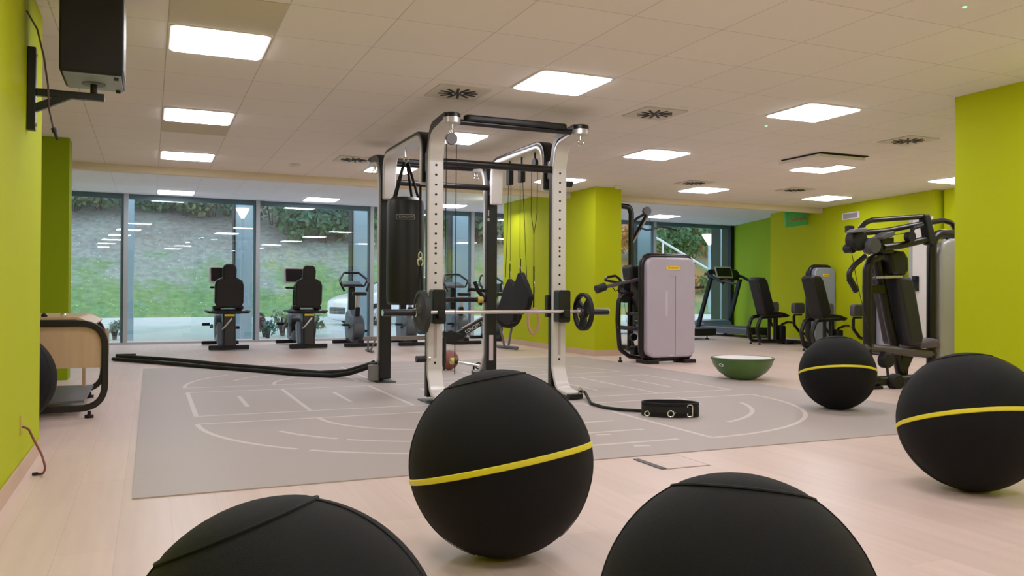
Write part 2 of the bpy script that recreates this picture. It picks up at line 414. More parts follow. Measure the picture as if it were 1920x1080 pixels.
# exit-style green board hanging from the beam
sg = thing('hanging_sign', 'green rectangular sign with reddish lettering hung below the cream beam', 'sign', (11.0, 6.5, 2.1))
sY = 6.9
P = [at(1471, 398, Y=sY), at(1519, 397, Y=sY), at(1520, 420, Y=sY), at(1473, 427, Y=sY)]
b = B(); b.ppoly(P, .03, (0, 1, 0)); b.build('panel', exitgreen, sg)
b = B()
for i, (cx, w_) in enumerate(((1484, 3), (1490, 3), (1496, 3), (1503, 4), (1509, 4))):
    c = at(cx, 412-.12*(cx-1484), Y=sY-.018); s_ = .009*w_
    b.tube([c+V((-s_, 0, -.035)), c+V((-s_*.3, 0, .035)), c+V((s_, 0, -.02))], .009, 6)
b.build('lettering', red, sg)
for x_ in (P[0].x+.08, P[1].x-.08):
    b = B(); b.cyl(V((x_, sY, P[0].z-.01)), V((x_, sY, HL)), .006); b.build('hanger_rod', black, sg)

# ------------------------------------------------------------------ windows
mull = [-2.62, -.47, 1.70, 3.83, 5.95, 8.1, 10.5, 12.72]
for i in range(len(mull)-1):
    x0, x1 = mull[i], mull[i+1]
    w = B(); T_ = V((math.cos(TH), math.sin(TH), 0)); Nn = V((-math.sin(TH), math.cos(TH), 0))
    P0 = V((x0, wy(x0), 0)); P1 = V((x1, wy(x1), 0))
    w.ppoly([P0+V((0, 0, .03)), P1+V((0, 0, .03)), P1+V((0, 0, HL)), P0+V((0, 0, HL))], .008, Nn)
    g = struct('window_%d' % (i+1), w, glassm, 'tall clear glass pane, number %d from the left in the window wall' % (i+1))
    f = B()
    f.tube([P0+V((.03, 0, 0)), P0+V((.03, 0, HL))], .038, 4)
    f2 = B(); f2.ppoly([P0-T_*.035+Nn*.0, P0+T_*.035, P0+T_*.035+V((0, 0, HL)), P0-T_*.035+V((0, 0, HL))], .09, Nn)
    f2.ppoly([P0+V((0, 0, 0)), P1, P1+V((0, 0, .035)), P0+V((0, 0, .035))], .08, Nn)
    f2.build('frame', alu, g, smooth=False)
    k = B(); k.ppoly([P0-T_*.075, P0-T_*.036, P0-T_*.036+V((0, 0, HL)), P0-T_*.075+V((0, 0, HL))], .05, Nn)
    k.ppoly([P0+T_*.04+V((0, 0, HL-.09)), P1-T_*.04+V((0, 0, HL-.09)), P1-T_*.04+V((0, 0, HL)), P0+T_*.04+V((0, 0, HL))], .03, Nn)
    k.build('gasket', mat('window_head_strip', (62, 92, 106), .5), g, smooth=False)
b = B(); b.box(12.72, 13.4, wy(12.7)-.05, wy(12.7)+.3, 0, HL); struct('trim_2', b, darkframe, 'dark jamb at the right end of the window wall')

# ------------------------------------------------------------------ ceiling lights
CL = ['square ceiling light of the leftmost row, %s', 'square ceiling light of the second row from left, %s', 'square ceiling light of the third row from left, %s', 'square ceiling light of the fourth row from left, %s', 'square ceiling light of the rightmost row, %s']
POSN = {0: 'nearest the camera', 4: 'second from the camera', 8: 'last before the cream beam'}
def make_light():
    r = thing('ceiling_light', 'x', 'ceiling light', (0, 0, 0), 'square ceiling light panels', world=False)
    f = B(); f.prism(rrect(.575, .575, .04), (0, 0, -.003), (1, 0, 0), (0, 1, 0), .008); f.build('frame', whitem, r)
    g = B(); g.prism(rrect(.545, .545, .035), (0, 0, -.009), (1, 0, 0), (0, 1, 0), .008); g.build('diffuser', lightm, r)
    return r
proto = make_light(); first = True
def put_light(u, v, z, label):
    global first
    o = proto if first else copy_tree(proto); first = False
    o.location = ((u+.5)*.6, (v+.5)*.6, z); o['label'] = label
for ui, u in enumerate((0, 4, 8, 12, 16)):
    for v in (0, 4, 8):
        if u == 12 and v == 0: pass
        put_light(u, v, HC-.001, CL[ui] % POSN[v])
for ui, u in enumerate((0, 4, 8)):
    for k, v in enumerate((-4, -8, -12)):
        put_light(u, v, HC-.001, CL[ui] % ('%s one behind the camera' % ('first', 'second', 'third')[k]))
for ui, u in enumerate((0, 4, 8, 12, 16)):
    put_light(u, 15.8, HL-.001, CL[ui] % 'on the pale strip near the windows')

for v, l in ((-1, 'darker grey-beige ceiling tile next to the nearest leftmost light'), (5, 'darker grey-beige ceiling tile beyond the second leftmost light')):
    b = B(); b.box(.004, .596, v*.6+.004, v*.6+.596, HC-.004, HC); tag(b.build('ceiling_tile', mat('stained_tile', (196, 184, 160), .95), smooth=False), l, 'ceiling tile')
# ceiling swirl vents
def make_vent():
    r = thing('ceiling_vent', 'x', 'air vent', (0, 0, 0), 'round swirl air vents in the ceiling', world=False)
    b = B(); b.prism(rrect(.42, .42, .02), (0, 0, -.004), (1, 0, 0), (0, 1, 0), .008); b.build('plate', mat('vent_plate', (200, 190, 175), .6), r)
    s = B()
    for i in range(12):
        a = 2*PI*i/12
        M = Matrix.Rotation(a, 4, 'Z') @ Matrix.Translation((.10, .02, -.010)) @ Matrix.Rotation(.25, 4, 'Z')
        s.box(-.052, .052, -.010, .010, -.003, .003, M)
    s.lathe([(.03, -.007), (.03, -.013), (.0, -.013)], n=16)
    s.build('slot', mat('vent_slot_black', (18, 16, 16), .6), r)
    return r
vp = make_vent()
VN = [(2.1, .9, 'round black-slotted swirl air vent left of the rack top'), (3.9, .9, 'round swirl air vent between two light panels right of the rack'),
      (6.9, .9, 'round swirl air vent nearest the right green wall'), (2.1, 4.5, 'round swirl air vent just above the rear left rack post'),
      (6.9, 4.5, 'small distant round swirl air vent above the lavender weight tower'), (8.7, 4.5, 'most distant round swirl air vent, right of the tower')]
for i, (x, y, l) in enumerate(VN):
    o = vp if i == 0 else copy_tree(vp)
    o.location = (x, y, HC-.001); o['label'] = l
# air cassette: lowered square panel with shadow gap
ac = thing('ceiling_air_unit', 'square ceiling air unit with a dark gap around its lowered panel', 'air unit', (6.95, 2.1, HC))
b = B(); b.box(6.62, 7.30, 1.78, 2.42, HC-.012, HC); b.build('recess', mat('air_unit_gap', (28, 22, 22), .6), ac)
b = B(); b.box(6.60, 7.26, 1.79, 2.44, HC-.055, HC-.02); b.build('panel', ceil_m, ac, bev=.006)
for (x, y, l) in ((1.53, 5.2, 'round white smoke detector on the ceiling left of the rack'), (6.15, 5.29, 'flat round white detector on the ceiling over the green column')):
    t = thing('smoke_detector', l, 'detector', (x, y, HC))
    b = B(); b.lathe([(.06, 0), (.06, -.02), (.045, -.04), (0, -.045)], (x, y, HC)); b.build('housing', cream, t)
    b = B(); b.lathe([(.062, -.001), (.07, -.001), (.07, -.01), (.062, -.01)], (x, y, HC), closed=True); b.build('base_ring', cream, t)
for (x, y, l) in ((3.93, -2.07, 'tiny green indicator light on the ceiling at the top right'), (5.12, .91, 'tiny green indicator light on the ceiling left of the third row panel')):
    t = thing('indicator_light', l, 'indicator light', (x, y, HC))
    b = B(); b.lathe([(0, 0), (.03, 0), (.028, -.004), (0, -.004)], (x, y, HC), n=14); b.build('base', cream, t)
    b = B(); b.lathe([(.012, -.004), (.010, -.009), (0, -.011)], (x, y, HC), n=10); b.build('lens', mat('green_led', (150, 230, 190), .4, emit=(130, 255, 180), es=1.5), t)

# ------------------------------------------------------------------ sports mat with court lines
b = B(); b.box(-.15, 5.62, -1.2, 5.43, .0, .006); mt = tag(b.build('sports_mat', matm, smooth=False), 'large grey sports flooring mat with pale court lines under the rack', 'floor mat')
mt['_o'] = (2.735, 2.115, 0.0)
LB = B(); LW = .035
def seg(a, c):
    a = V((*a, .0068)); c = V((*c, .0068)); d = (c-a).normalized(); n = V((-d.y, d.x, 0))*LW/2
    o = len(LB.v); LB.v += [a-n, c-n, c+n, a+n]; LB.f.append([o, o+1, o+2, o+3])
def arc(c, r, a0, a1, n=20):
    P = [(c[0]+r*math.cos(math.radians(a0+(a1-a0)*i/n)), c[1]+r*math.sin(math.radians(a0+(a1-a0)*i/n))) for i in range(n+1)]
    for i in range(n): seg(P[i], P[i+1])
for y in (1.25, 2.78): seg((.22, y), (5.0, y))
for y in (.87, 3.18): seg((.22, y), (4.94, y))
for x in (.23, 1.05, 1.87, 3.35, 4.18, 5.0): seg((x, 1.25), (x, 2.78))
for x in (.63, 1.45, 2.27, 2.95, 3.77, 4.59): seg((x, 1.65), (x, 2.38))
for (cy, s) in ((.87, -1), (3.18, 1)):
    def A(c, r, a0, a1): arc((c, cy), r, s*a0, s*a1)
    A(1.87, 1.65, 180, 135); A(1.87, 1.65, 132, 96)
    A(1.87, 1.27, 157, 134); A(1.87, 1.27, 131, 100); A(1.87, .83, 180, 92)
    A(3.19, 1.74, 0, 90); A(3.19, 1.35, 18, 68)
    seg((3.19, cy), (3.19, cy+s*1.74)); seg((1.87, cy), (1.87, cy+s*.83))
    for dy, x0 in ((.9, 2.3), (1.3, 2.2), (1.7, 2.15)): seg((x0, cy+s*dy), (2.96, cy+s*dy))
seg((4.18, .94), (4.10, .5)); seg((4.18, 3.1), (4.1, 3.55)); seg((2.05, 4.9), (2.03, 3.5))
for x, y in ((2.6, -.52), (2.62, -.95)): seg((x-.05, y+.01), (x+.05, y-.01))
LB.build('court_line', linem, mt, smooth=False)

# floor hatch
t = thing('floor_hatch', 'square access hatch with a dark recessed edge in the laminate floor', 'floor hatch', (2.52, -1.4, 0))
b = B(); b.box(2.37, 2.67, -1.55, -1.26, .0, .0015); b.build('frame', mat('hatch_edge', (150, 120, 105), .6), t, smooth=False)
b = B(); b.box(2.395, 2.66, -1.54, -1.27, .001, .003); b.build('lid', floor_m, t, smooth=False)
b = B(); b.box(2.365, 2.40, -1.54, -1.265, .002, .005); b.build('cable_slot', mat('hatch_slot_grey', (70, 68, 70), .6), t, smooth=False)

# ------------------------------------------------------------------ exercise balls
def ball(x, y, R, roll, away, label, spin=0, band=True, cap=27):
    base = V((x, y, R)); a = V((x-CAM.x, y-CAM.y, 0)).normalized(); rt = V((a.y, -a.x, 0))
    t = thing('exercise_ball', label, 'exercise ball', (x, y, 0), 'black fabric covered exercise balls')
    pole = (V((0, 0, 1))-rt*math.tan(math.radians(roll))+a*math.tan(math.radians(away))).normalized()
    q = V((0, 0, 1)).rotation_difference(pole) @ Quaternion((0, 0, 1), spin)
    def W(v): return base+q @ v
    b = B(); vs = []; n = 64; m = 40
    for i in range(m+1):
        th = PI*i/m
        rr = R*(1+.004*math.cos(4*th))
        for k in range(n):
            ph = 2*PI*k/n; vs.append(W(V((rr*math.sin(th)*math.cos(ph), rr*math.sin(th)*math.sin(ph), rr*math.cos(th)))))
    b.add(vs, [(i*n+k, i*n+(k+1) % n, (i+1)*n+(k+1) % n, (i+1)*n+k) for i in range(m) for k in range(n)])
    b.build('ball_cover', fabric, t)
    s = B(); ca = math.radians(cap)
    for c_ in (ca,):
        s.tube([W(V((R*1.003*math.sin(c_)*math.cos(2*PI*k/64), R*1.003*math.sin(c_)*math.sin(2*PI*k/64), R*1.003*math.cos(c_)))) for k in range(64)], .0035, 6, closed=True)
    for j in range(2):
        ph = -rt.angle(V((1, 0, 0)))-spin+j*PI+.28*(1 if j else -1)
        s.tube([W(V((R*1.002*math.sin(th)*math.cos(ph), R*1.002*math.sin(th)*math.sin(ph), R*1.002*math.cos(th)))) for th in [ca+(PI-.5-ca)*i/30 for i in range(31)]], .0014, 5)
    s.build('seam', seamm, t)
    # raised cap panel
    c = B(); vs = [W(V((0, 0, R*1.008)))]; nn = 48
    for i in range(1, 9):
        th = ca*.985*i/8; rr = R*(1.008 if i < 8 else 1.0)
        vs += [W(V((rr*math.sin(th)*math.cos(2*PI*k/nn), rr*math.sin(th)*math.sin(2*PI*k/nn), rr*math.cos(th)))) for k in range(nn)]
    fs = [(0, 1+k, 1+(k+1) % nn) for k in range(nn)]
    for i in range(7): fs += [(1+i*nn+k, 1+(i+1)*nn+k, 1+(i+1)*nn+(k+1) % nn, 1+i*nn+(k+1) % nn) for k in range(nn)]
    c.add(vs, fs); c.build('cap_panel', fabric, t)
    if band:
        y_ = B(); hw = .0115*R/.32
        y_.lathe([(R*.995, -hw), (R+.004, -hw*.7), (R+.005, 0), (R+.004, hw*.7), (R*.995, hw)], (0, 0, 0), n=96, closed=True)
        y_.v = [W(v) for v in y_.v]; y_.build('stripe', yellow, t)
    return t
ball(1.05, -2.52, .322, 12.0, 8.0, 'black fabric exercise ball with yellow stripe standing in the centre before the rack', spin=.5)
ball(3.47, -2.47, .322, 10, 16, 'black exercise ball with yellow stripe at the right edge before the green wall', spin=.2)
ball(4.955, -.135, .293, 4.5, 15, 'smaller black exercise ball with yellow stripe before the large right machine', spin=.9)
ball(.135, -3.74, .277, 20, 12, 'black exercise ball cut off at the bottom left of the foreground, round seam on top', spin=.3, band=True, cap=31)
ball(.99, -3.88, .277, -2, 17, 'black exercise ball cut off at the bottom right of the foreground, round seam on top', spin=1.0, band=True, cap=31)
ball(-.98, 1.10, .33, 0, 5, 'black exercise ball half hidden behind the left wall end', band=False)

# ================================================================== THE RACK
XL, XR, YF, YR = 2.10, 3.255, 1.47, 3.08
rk = thing('training_rack', 'large silver and black four-post functional training rack on the grey mat', 'training rack', (2.68, 2.27, .006))
def post(x, y, s, name='upright'):
    """s=-1: silver face towards -Y, top arm reaches to -Y"""
    pts = [(x, y+s*.33, .05), (x, y+s*.12, .07), (x, y+s*.03, .25), (x, y+s*.03, 2.02), (x, y+s*.08, 2.235), (x, y+s*.42, 2.275)]
    a = B(); a.band(pts, (1, 0, 0), .132, .035, fil=.14, n=8)
    o = a.build(name, silverp, rk, bev=.01)
    pts2 = [(x, y+s*.18, .035), (x, y-s*.025, .04), (x, y-s*.025, 2.06), (x, y+s*.06, 2.295), (x, y+s*.42, 2.315)]
    c = B(); c.band([pts2[1], pts2[2], pts2[3], pts2[4]], (1, 0, 0), .118, .068, fil=.14)
    c.build('core', black, o, bev=.008)
    e = B(); e.lathe([(.0, 2.255), (.066, 2.255), (.07, 2.26), (.07, 2.30), (.066, 2.305), (0, 2.305)], (x, y+s*.43, 0), n=28); e.build('end_boss', silver, o)
    e = B(); e.lathe([(0, 2.30), (.07, 2.30), (.07, 2.33), (.06, 2.338), (0, 2.338)], (x, y+s*.43, 0), n=28); e.build('end_cap', black, o)
    k = B(); k.cyl((x, y+s*.43, 2.262), (x, y+s*.43, 2.215), .018); k.tube([(x+.022*math.cos(i*PI/6), y+s*.43, 2.195+.026*math.sin(i*PI/6)) for i in range(12)], .007, 8, closed=True); k.build('eye_bolt', chrome, o)
    hh = B()
    yy = y+s*.0475
    for i in range(17):
        z = 1.98-.082*i
        if z < .68: continue
        hh.cyl((x, yy, z), (x, yy+s*.002, z), .0105, 12)
        if i == 8: hh.cyl((x, yy, z-.035), (x, yy+s*.002, z-.035), .0105, 12)
    hh.cyl((x, yy, .33), (x, yy+s*.002, .33), .0105, 12)
    hh.build('peg_hole', mat('hole_black', (20, 18, 18), .6), o)
    gr = B(); gr.box(x-.014, x+.014, min(yy, yy+s*.001), max(yy, yy+s*.001), .37, .72); gr.build('slot_recess', mat('slot_grey', (175, 160, 156), .4, metal=.2), o)
    fp = B(); fp.box(x-.10, x+.10, y+min(s*.30, -s*.12), y+max(s*.30, -s*.12), .006, .016); fp.cbox((x, y+s*.32, .035), (.13, .12, .04)); fp.build('foot_plate', black, o, bev=.005)
    return o
for (x, y, s) in ((XL, YF, -1), (XR, YF, -1), (XL, YR, 1), (XR, YR, 1)): post(x, y, s)
for x in (XL, XR):
    pts = [(x, YR-.17, 1.84), (x, YR-.17, 2.27), (x, YF+.20, 2.27), (x, YF+.20, 1.84)]
    a = B(); a.band(pts, (1, 0, 0), .135, .045, fil=.16); o = a.build('side_bridge', silverp, rk, bev=.014)
    a = B(); a.band([(x, YR-.138, 1.86), (x, YR-.138, 2.304), (x, YF+.168, 2.304), (x, YF+.168, 1.86)], (1, 0, 0), .12, .034, fil=.18); a.build('outer_shell', black, o, bev=.01)
    a = B(); a.cbox((x, YR-.08, 2.03), (.07, .12, .16)); a.cbox((x, YF+.10, 2.03), (.07, .12, .16)); a.build('connector', silver, o, bev=.006)
a = B(); a.cyl((XL+.05, YF+.02, 2.02), (XR-.05, YF+.02, 2.02), .032); a.build('crossbar', blackgloss, rk)
a = B(); a.cyl((XL+.05, YR-.05, 2.03), (XR-.05, YR-.05, 2.03), .03); a.build('crossbar', blackgloss, rk)
for y, s in ((YF-.38, -1), (YR+.38, 1)):
    a = B(); a.cyl((XL+.04, y, 2.285), (XR-.04, y, 2.285), .024); o = a.build('pull_up_bar', blackgloss, rk)
    a = B(); a.prism(rrect(.92, .09, .04), ((XL+XR)/2, y-.01, 2.318), (1, 0, 0), (0, 1, 0), .05); a.build('grip_pad', vinyl, o, bev=.014)
# pegs
for (x, y, z, dx) in ((XL, YF, .36, -.10), (XR, YF+.02, 1.90, .10)):
    a = B(); a.cyl((x+dx*.5, y, z), (x+dx*1.5, y, z), .028); o = a.build('storage_peg', black, rk); a = B(); a.cyl((x+dx*.42 if z < 1 else x+dx*1.48, y-.03 if z < 1 else y, z), (x+dx*.56 if z < 1 else x+dx*1.56, y-.03 if z < 1 else y, z), .03); a.build('tip', chrome, o)
a = B(); a.cyl((2.60, YR, .84), (3.2, YR, .84), .026); o = a.build('storage_peg', blackgloss, rk)
# hook blocks
for x in (XL, XR):
    a = B(); a.prism(rrect(.115, .285, .02), (x, YF-.10, .80), (1, 0, 0), (0, 0, 1), .11); a.cbox((x, YF+.06, .80), (.16, .06, .2)); o = a.build('bar_catch', black, rk, bev=.006)
    a = B(); a.prism([(-.09, -.03), (.04, -.03), (.04, .035), (.018, .035), (.018, .0), (-.03, .0), (-.09, .03)], (x, YF-.17, .735), (0, -1, 0), (0, 0, 1), .055); a.build('hook', rubber, o, bev=.005)
# white label on the rear right post, small marks
a = B(); p = at(921, 652, Y=YR-.062); a.cbox(p, (.045, .004, .27)); a.build('instruction_label', mat('pale_label', (205, 180, 178), .6), rk)
a = B(); p = at(916, 405, Y=YR-.062)
a.cbox(p+V((0, 0, .03)), (.012, .004, .06)); a.cbox(p+V((0, 0, -.04)), (.02, .004, .03)); a.build('marking', greytext, rk)
# base bracket on the rear left
a = B(); a.cbox((XL-.10, YR+.02, .10), (.10, .08, .16)); a.build('rope_anchor', mat('anchor_grey', (120, 116, 115), .4, metal=.4), rk, bev=.008)
# pulley on left arm, with cords
pl = thing('cable_pulley', 'small round grey pulley with two thin black cords under the left rack arm', 'cable pulley', (XL, 1.04, 2.13))
a = B(); a.lathe([(0, -.012), (.045, -.012), (.05, -.006), (.042, 0), (.05, .006), (.045, .012), (0, .012)], (XL, 1.04, 2.135), (0, 1, 0)); a.build('wheel', mat('pulley_grey', (88, 80, 84), .5), pl)
a = B(); a.cyl((XL, 1.04, 2.14), (XL, 1.04, 2.205), .008); a.build('hanger', chrome, pl)
a = B(); a.cyl((XL-.042, 1.04, 2.13), (XL-.05, 1.04, .34), .0038, 6); a.build('cord', strapm, pl)
a = B(); a.cyl((XL+.042, 1.04, 2.13), (XL+.03, 1.02, .27), .0038, 6); a.build('cord', strapm, pl)
a = B(); a.tube([(XL-.05, 1.04, .56), (XL-.05, 1.04, .36)], .016, 10); a.tube([(XL-.05, 1.04, .36), (XL-.05, 1.04, .30)], .01, 8); a.build('handle', rubber, pl)

# punching bag
bx, by = 2.085, 2.28
pb = thing('punching_bag', 'black cylindrical punching bag hanging inside the left side of the rack', 'punching bag', (bx, by, .80))
a = B(); a.lathe([(0, .80), (.15, .80), (.168, .82), (.172, .9), (.172, 1.72), (.165, 1.76), (.13, 1.79), (0, 1.795)], (bx, by, 0), n=40); a.build('bag', mat('bag_vinyl', (18, 17, 17), .45), pb)
for dx, dy in ((-.12, -.06), (.12, -.06), (.1, .1), (-.1, .1)):
    a = B(); a.tube([(bx+dx, by+dy, 1.74), (bx+dx*.15, by+dy*.15, 2.12)], .013, 6); a.build('strap', strapm, pb)
a = B(); a.tube([(bx+.02*math.cos(i*PI/6), by, 2.145+.03*math.sin(i*PI/6)) for i in range(12)], .006, 8, closed=True); a.cyl((bx, by, 2.17), (bx, by, 2.245), .009); a.build('hook_ring', chrome, pb)
vd = V((CAM.x-bx, CAM.y-by, 0)).normalized(); sdv = V((-vd.y, vd.x, 0)); lc = V((bx, by, 1.60))+vd*.175
a = B()
for r_ in (0,):
    pts = rrect(.165, .042, .012); a.tube([lc+sdv*x+V((0, 0, y)) for x, y in pts], .0022, 5, closed=True)
lg = a.build('logo_outline', greytext, pb)
text('TECHNOGYM', .03, greytext, pb, lc+vd*.002, sdv, (0, 0, 1), wid=.145)
# suspension strap with carabiners beside the bag
st = thing('suspension_strap', 'black webbing strap with two gold coloured carabiners hanging before the punching bag', 'strap', (2.12, 1.93, .8))
sx, sy = 2.12, 1.93
a = B(); a.cbox((sx, sy, 1.75), (.022, .004, .90)); a.cyl((sx, sy, 2.18), (sx, sy, 2.245), .014); a.build('webbing', strapm, st)
for dz, w_ in ((1.24, .016), (1.185, .024)):
    a = B(); a.tube([(sx+w_*math.cos(i*PI/6), sy-.01, dz+.034*math.sin(i*PI/6)) for i in range(12)], .006, 6, closed=True); a.build('carabiner', mat('pale_brass', (200, 195, 150), .3, metal=.6), st)
a = B(); a.tube([(sx, sy-.012, 1.16), (sx-.03, sy-.012, .92), (sx+.02, sy-.012, .92), (sx, sy-.012, 1.16)], .009, 6); a.build('loop', strapm, st)

# right bridge pulleys and cords (X = XR)
def R_(x, y): return at(x, y, X=XR)
PU = [('black slotted pulley block with thin cords, leftmost under the right rack bridge', (956, 318), (956, 345), [(948, 520), (957, 490)]),
      ('black slotted pulley block with thin cords, middle one under the right rack bridge', (978, 312), (980, 340), [(975, 484), (988, 530)])]
for (lab, t0, t1, cs) in PU:
    c = R_(t0[0], (t0[1]+t1[1])/2); t = thing('pulley_block', lab, 'pulley', c)
    a = B(); a.prism(rrect(.075, .17, .012), c, (0, 1, 0), (0, 0, 1), .05); a.build('housing', rubber, t, bev=.004)
    a = B(); a.cyl(c+V((0, 0, .08)), V((c.x, c.y, 2.25)), .01); a.build('hanger', black, t)
    for j, q_ in enumerate(cs):
        e = R_(*q_); a = B(); a.cyl(c+V((0, .03-.06*j, -.08)), e, .0035, 6); a.build('cord', strapm, t)
c = R_(1003, 306); t = thing('pulley_block', 'small round black pulley with crossing cords nearest the front right rack post', 'pulley', c)
a = B(); a.lathe([(0, -.015), (.045, -.015), (.045, .015), (0, .015)], c, (1, 0, 0)); a.build('wheel', rubber, t); a = B(); a.cyl(c, V((c.x, c.y, 2.25)), .01); a.build('hanger', black, t)
for q_ in ((997, 330), (1008, 330)):
    a = B(); a.tube([R_(q_[0], 312), R_(q_[0]-1, 400), R_(1001, 440), R_(1001, 500)], .0035, 6); a.build('cord', strapm, t)
# ring
c = R_(1000, 602); ring = thing('gymnastic_ring', 'wooden gymnastic ring hanging on a black strap inside the rack', 'gymnastic ring', c)
hd = V((.12, .98, 0)).normalized()
a = B(); hd2 = V((.55, -.1, 0)).normalized()
a.tube([c+hd2*(.052*math.cos(2*PI*i/28))+V((0, 0, .118*math.sin(2*PI*i/28))) for i in range(28)], .0145, 10, closed=True); a.build('ring', woodring, ring)
a = B(); a.tube([c+V((0, 0, .115)), R_(1001, 545), R_(1001, 500)], .008, 6); a.build('strap', strapm, ring)
a = B(); p = R_(1001, 532); a.tube([p+V((.0, .012*math.cos(i*PI/5), .03*math.sin(i*PI/5))) for i in range(10)], .004, 6, closed=True); a.build('buckle', chrome, ring)
# hanging arm slings (black padded)
for k_, (lab, top, poly, X_) in enumerate((('black padded arm sling hanging behind, left one of two inside the rack', (956, 520), [(956, 522), (962, 528), (970, 548), (972, 575), (966, 604), (950, 608), (938, 600), (940, 570), (946, 545)], XR),
                       ('black padded diamond shaped arm sling, front one of two inside the rack', (976, 512), [(975, 511), (980, 511), (990, 535), (997, 556), (992, 578), (978, 590), (964, 588), (957, 570), (965, 540)], XR-.06))):
    pts = [at(x, y, X=X_) for x, y in poly]; t = thing('arm_sling', lab, 'arm sling', (pts[0].x, pts[0].y, min(p.z for p in pts)))
    a = B(); a.ppoly(pts, .05, (1, 0, 0)); a.build('pad', strapm, t, bev=.012)
    a = B(); p = at(top[0], top[1], X=X_); a.cyl(p-V((0, 0, .01)), p+V((0, 0, .14)), .006, 6); a.build('strap', strapm, t)
    a = B(); a.tube([p+V((0, .014*math.cos(i*PI/5), .03+.028*math.sin(i*PI/5))) for i in range(10)], .0045, 6, closed=True); a.build('carabiner', chrome, t)
# yellow-black bands on the rear peg
t = thing('resistance_band', 'yellow and black resistance band looped over the rear rack peg', 'resistance band', (3.14, YR, .78))
a = B(); a.lathe([(.028, -.03), (.038, -.03), (.038, .03), (.028, .03)], (3.14, YR, .84), (1, 0, 0), closed=True); a.build('band', mat('mustard_band', (190, 165, 70), .6), t)
a = B(); a.tube([at(*q_, Y=YR) for q_ in ((890, 528), (896, 545), (905, 556), (900, 572))], .022, 8, fil=.03); a.tube([at(*q_, Y=YR) for q_ in ((878, 542), (908, 545))], .018, 8); a.build('strap', strapm, t)
# barbell
by_, bz = 1.30, .752
bb = thing('barbell', 'long barbell with pale steel shaft and black sleeves racked at waist height', 'barbell', (2.66, by_, bz))
a = B(); a.cyl((1.90, by_, bz), (3.40, by_, bz+.004), .0145); a.build('shaft', steelbar, bb)
for x0, x1 in ((1.62, 1.905), (3.395, 3.68)):
    a = B(); a.cyl((x0, by_, bz), (x1, by_, bz), .028); o = a.build('sleeve', blackgloss, bb)
    xe = x0 if x0 < 2 else x1; a = B(); a.cyl((xe-.004, by_, bz), (xe+.004, by_, bz), .026); a.build('end_cap', chrome, o)
    xi = x1 if x0 < 2 else x0; a = B(); a.cyl((xi-.012, by_, bz), (xi+.012, by_, bz), .036); a.build('collar', chrome, o)
def plate(x, R, label, holes):
    t = thing('weight_plate', label, 'weight plate', (x, by_, bz-R))
    if not holes:
        a = B(); a.lathe([(.03, -.02), (.05, -.024), (.07, -.012), (R*.8, -.012), (R*.86, -.024), (R, -.02), (R, .02), (R*.86, .024), (R*.8, .012), (.07, .012), (.05, .024), (.03, .02)], (x, by_, bz), (1, 0, 0), 48, closed=True); a.build('disc', mat('grey_black_rubber', (52, 52, 50), .6), t)
    else:
        a = B(); a.lathe([(R*.82, -.018), (R*.9, -.024), (R, -.018), (R, .018), (R*.9, .024), (R*.82, .018)], (x, by_, bz), (1, 0, 0), 48, closed=True); a.build('rim', rubber, t)
        a = B(); a.lathe([(.03, -.022), (R*.36, -.022), (R*.36, .022), (.03, .022)], (x, by_, bz), (1, 0, 0), 32, closed=True)
        for k in range(3):
            an = 2*PI*k/3+.5; d_ = V((0, math.cos(an), math.sin(an))); e_ = V((0, -math.sin(an), math.cos(an)))
            a.ppoly([V((x, by_, bz))+d_*R*.3-e_*.045, V((x, by_, bz))+d_*R*.86-e_*.06, V((x, by_, bz))+d_*R*.86+e_*.06, V((x, by_, bz))+d_*R*.3+e_*.045], .024, (1, 0, 0))
        a.build('spoke', rubber, t)
    a = B(); a.lathe([(.028, -.026), (.036, -.026), (.036, .026), (.028, .026)], (x, by_, bz), (1, 0, 0), closed=True); a.build('hub', chrome, t)
plate(1.945, .18, 'solid dark rubber weight plate on the left end of the barbell', False)
plate(3.43, .168, 'black weight plate with three grip openings on the right end of the barbell', True)
t = thing('spring_collar', 'chrome spring collar next to the left weight plate', 'collar', (1.90, by_, bz))
a = B(); a.tube([(1.885+.02*i/24, by_+.030*math.cos(i*PI/6), bz+.030*math.sin(i*PI/6)) for i in range(25)], .004, 6); a.build('coil', chrome, t)
a = B(); a.tube([(1.89, by_, bz+.033), (1.895, by_-.01, bz+.07)], .005, 6); a.build('lever', chrome, t)

# medicine ball + chrome bar
p = at(842, 673, Y=4.1); t = thing('medicine_ball', 'reddish brown medicine ball on the floor behind the rack post', 'medicine ball', (p.x, 4.1, .006))
R = .115
a = B(); a.lathe([(R*math.sin(PI*i/20)+1e-5, R*(1-math.cos(PI*i/20))+.008) for i in range(21)], (p.x, 4.1, 0), n=32); a.build('ball', brownball, t)
a = B(); a.lathe([(R*.3, -.003), (R*.36, .0), (R*.3, .003)], (p.x+.03, 4.1-R*.93, R+.01), (.2, -1, 0), closed=True); a.build('emblem', goldtext, t)
t = thing('bar_attachment', 'chrome bar with ring ends resting beside the medicine ball', 'bar attachment', (2.9, 3.9, 0))
pa = at(848, 677, Y=3.85); pb2 = at(897, 686, Y=3.85)
a = B(); a.cyl(pa, pb2, .017); a.build('bar', chrome, t)
a = B(); a.lathe([(.018, -.02), (.038, -.02), (.038, .02), (.018, .02)], pa, (1, 0, 0), closed=True); a.build('yellow_collar', mat('aged_brass', (200, 190, 90), .4, metal=.4), t)
a = B(); a.tube([pb2+V((.035*math.cos(i*PI/6), 0, .035*math.sin(i*PI/6))) for i in range(12)], .009, 6, closed=True); a.cyl(pa, pa+V((.06, 0, -.01)), .03); a.build('ring_end', black, t)
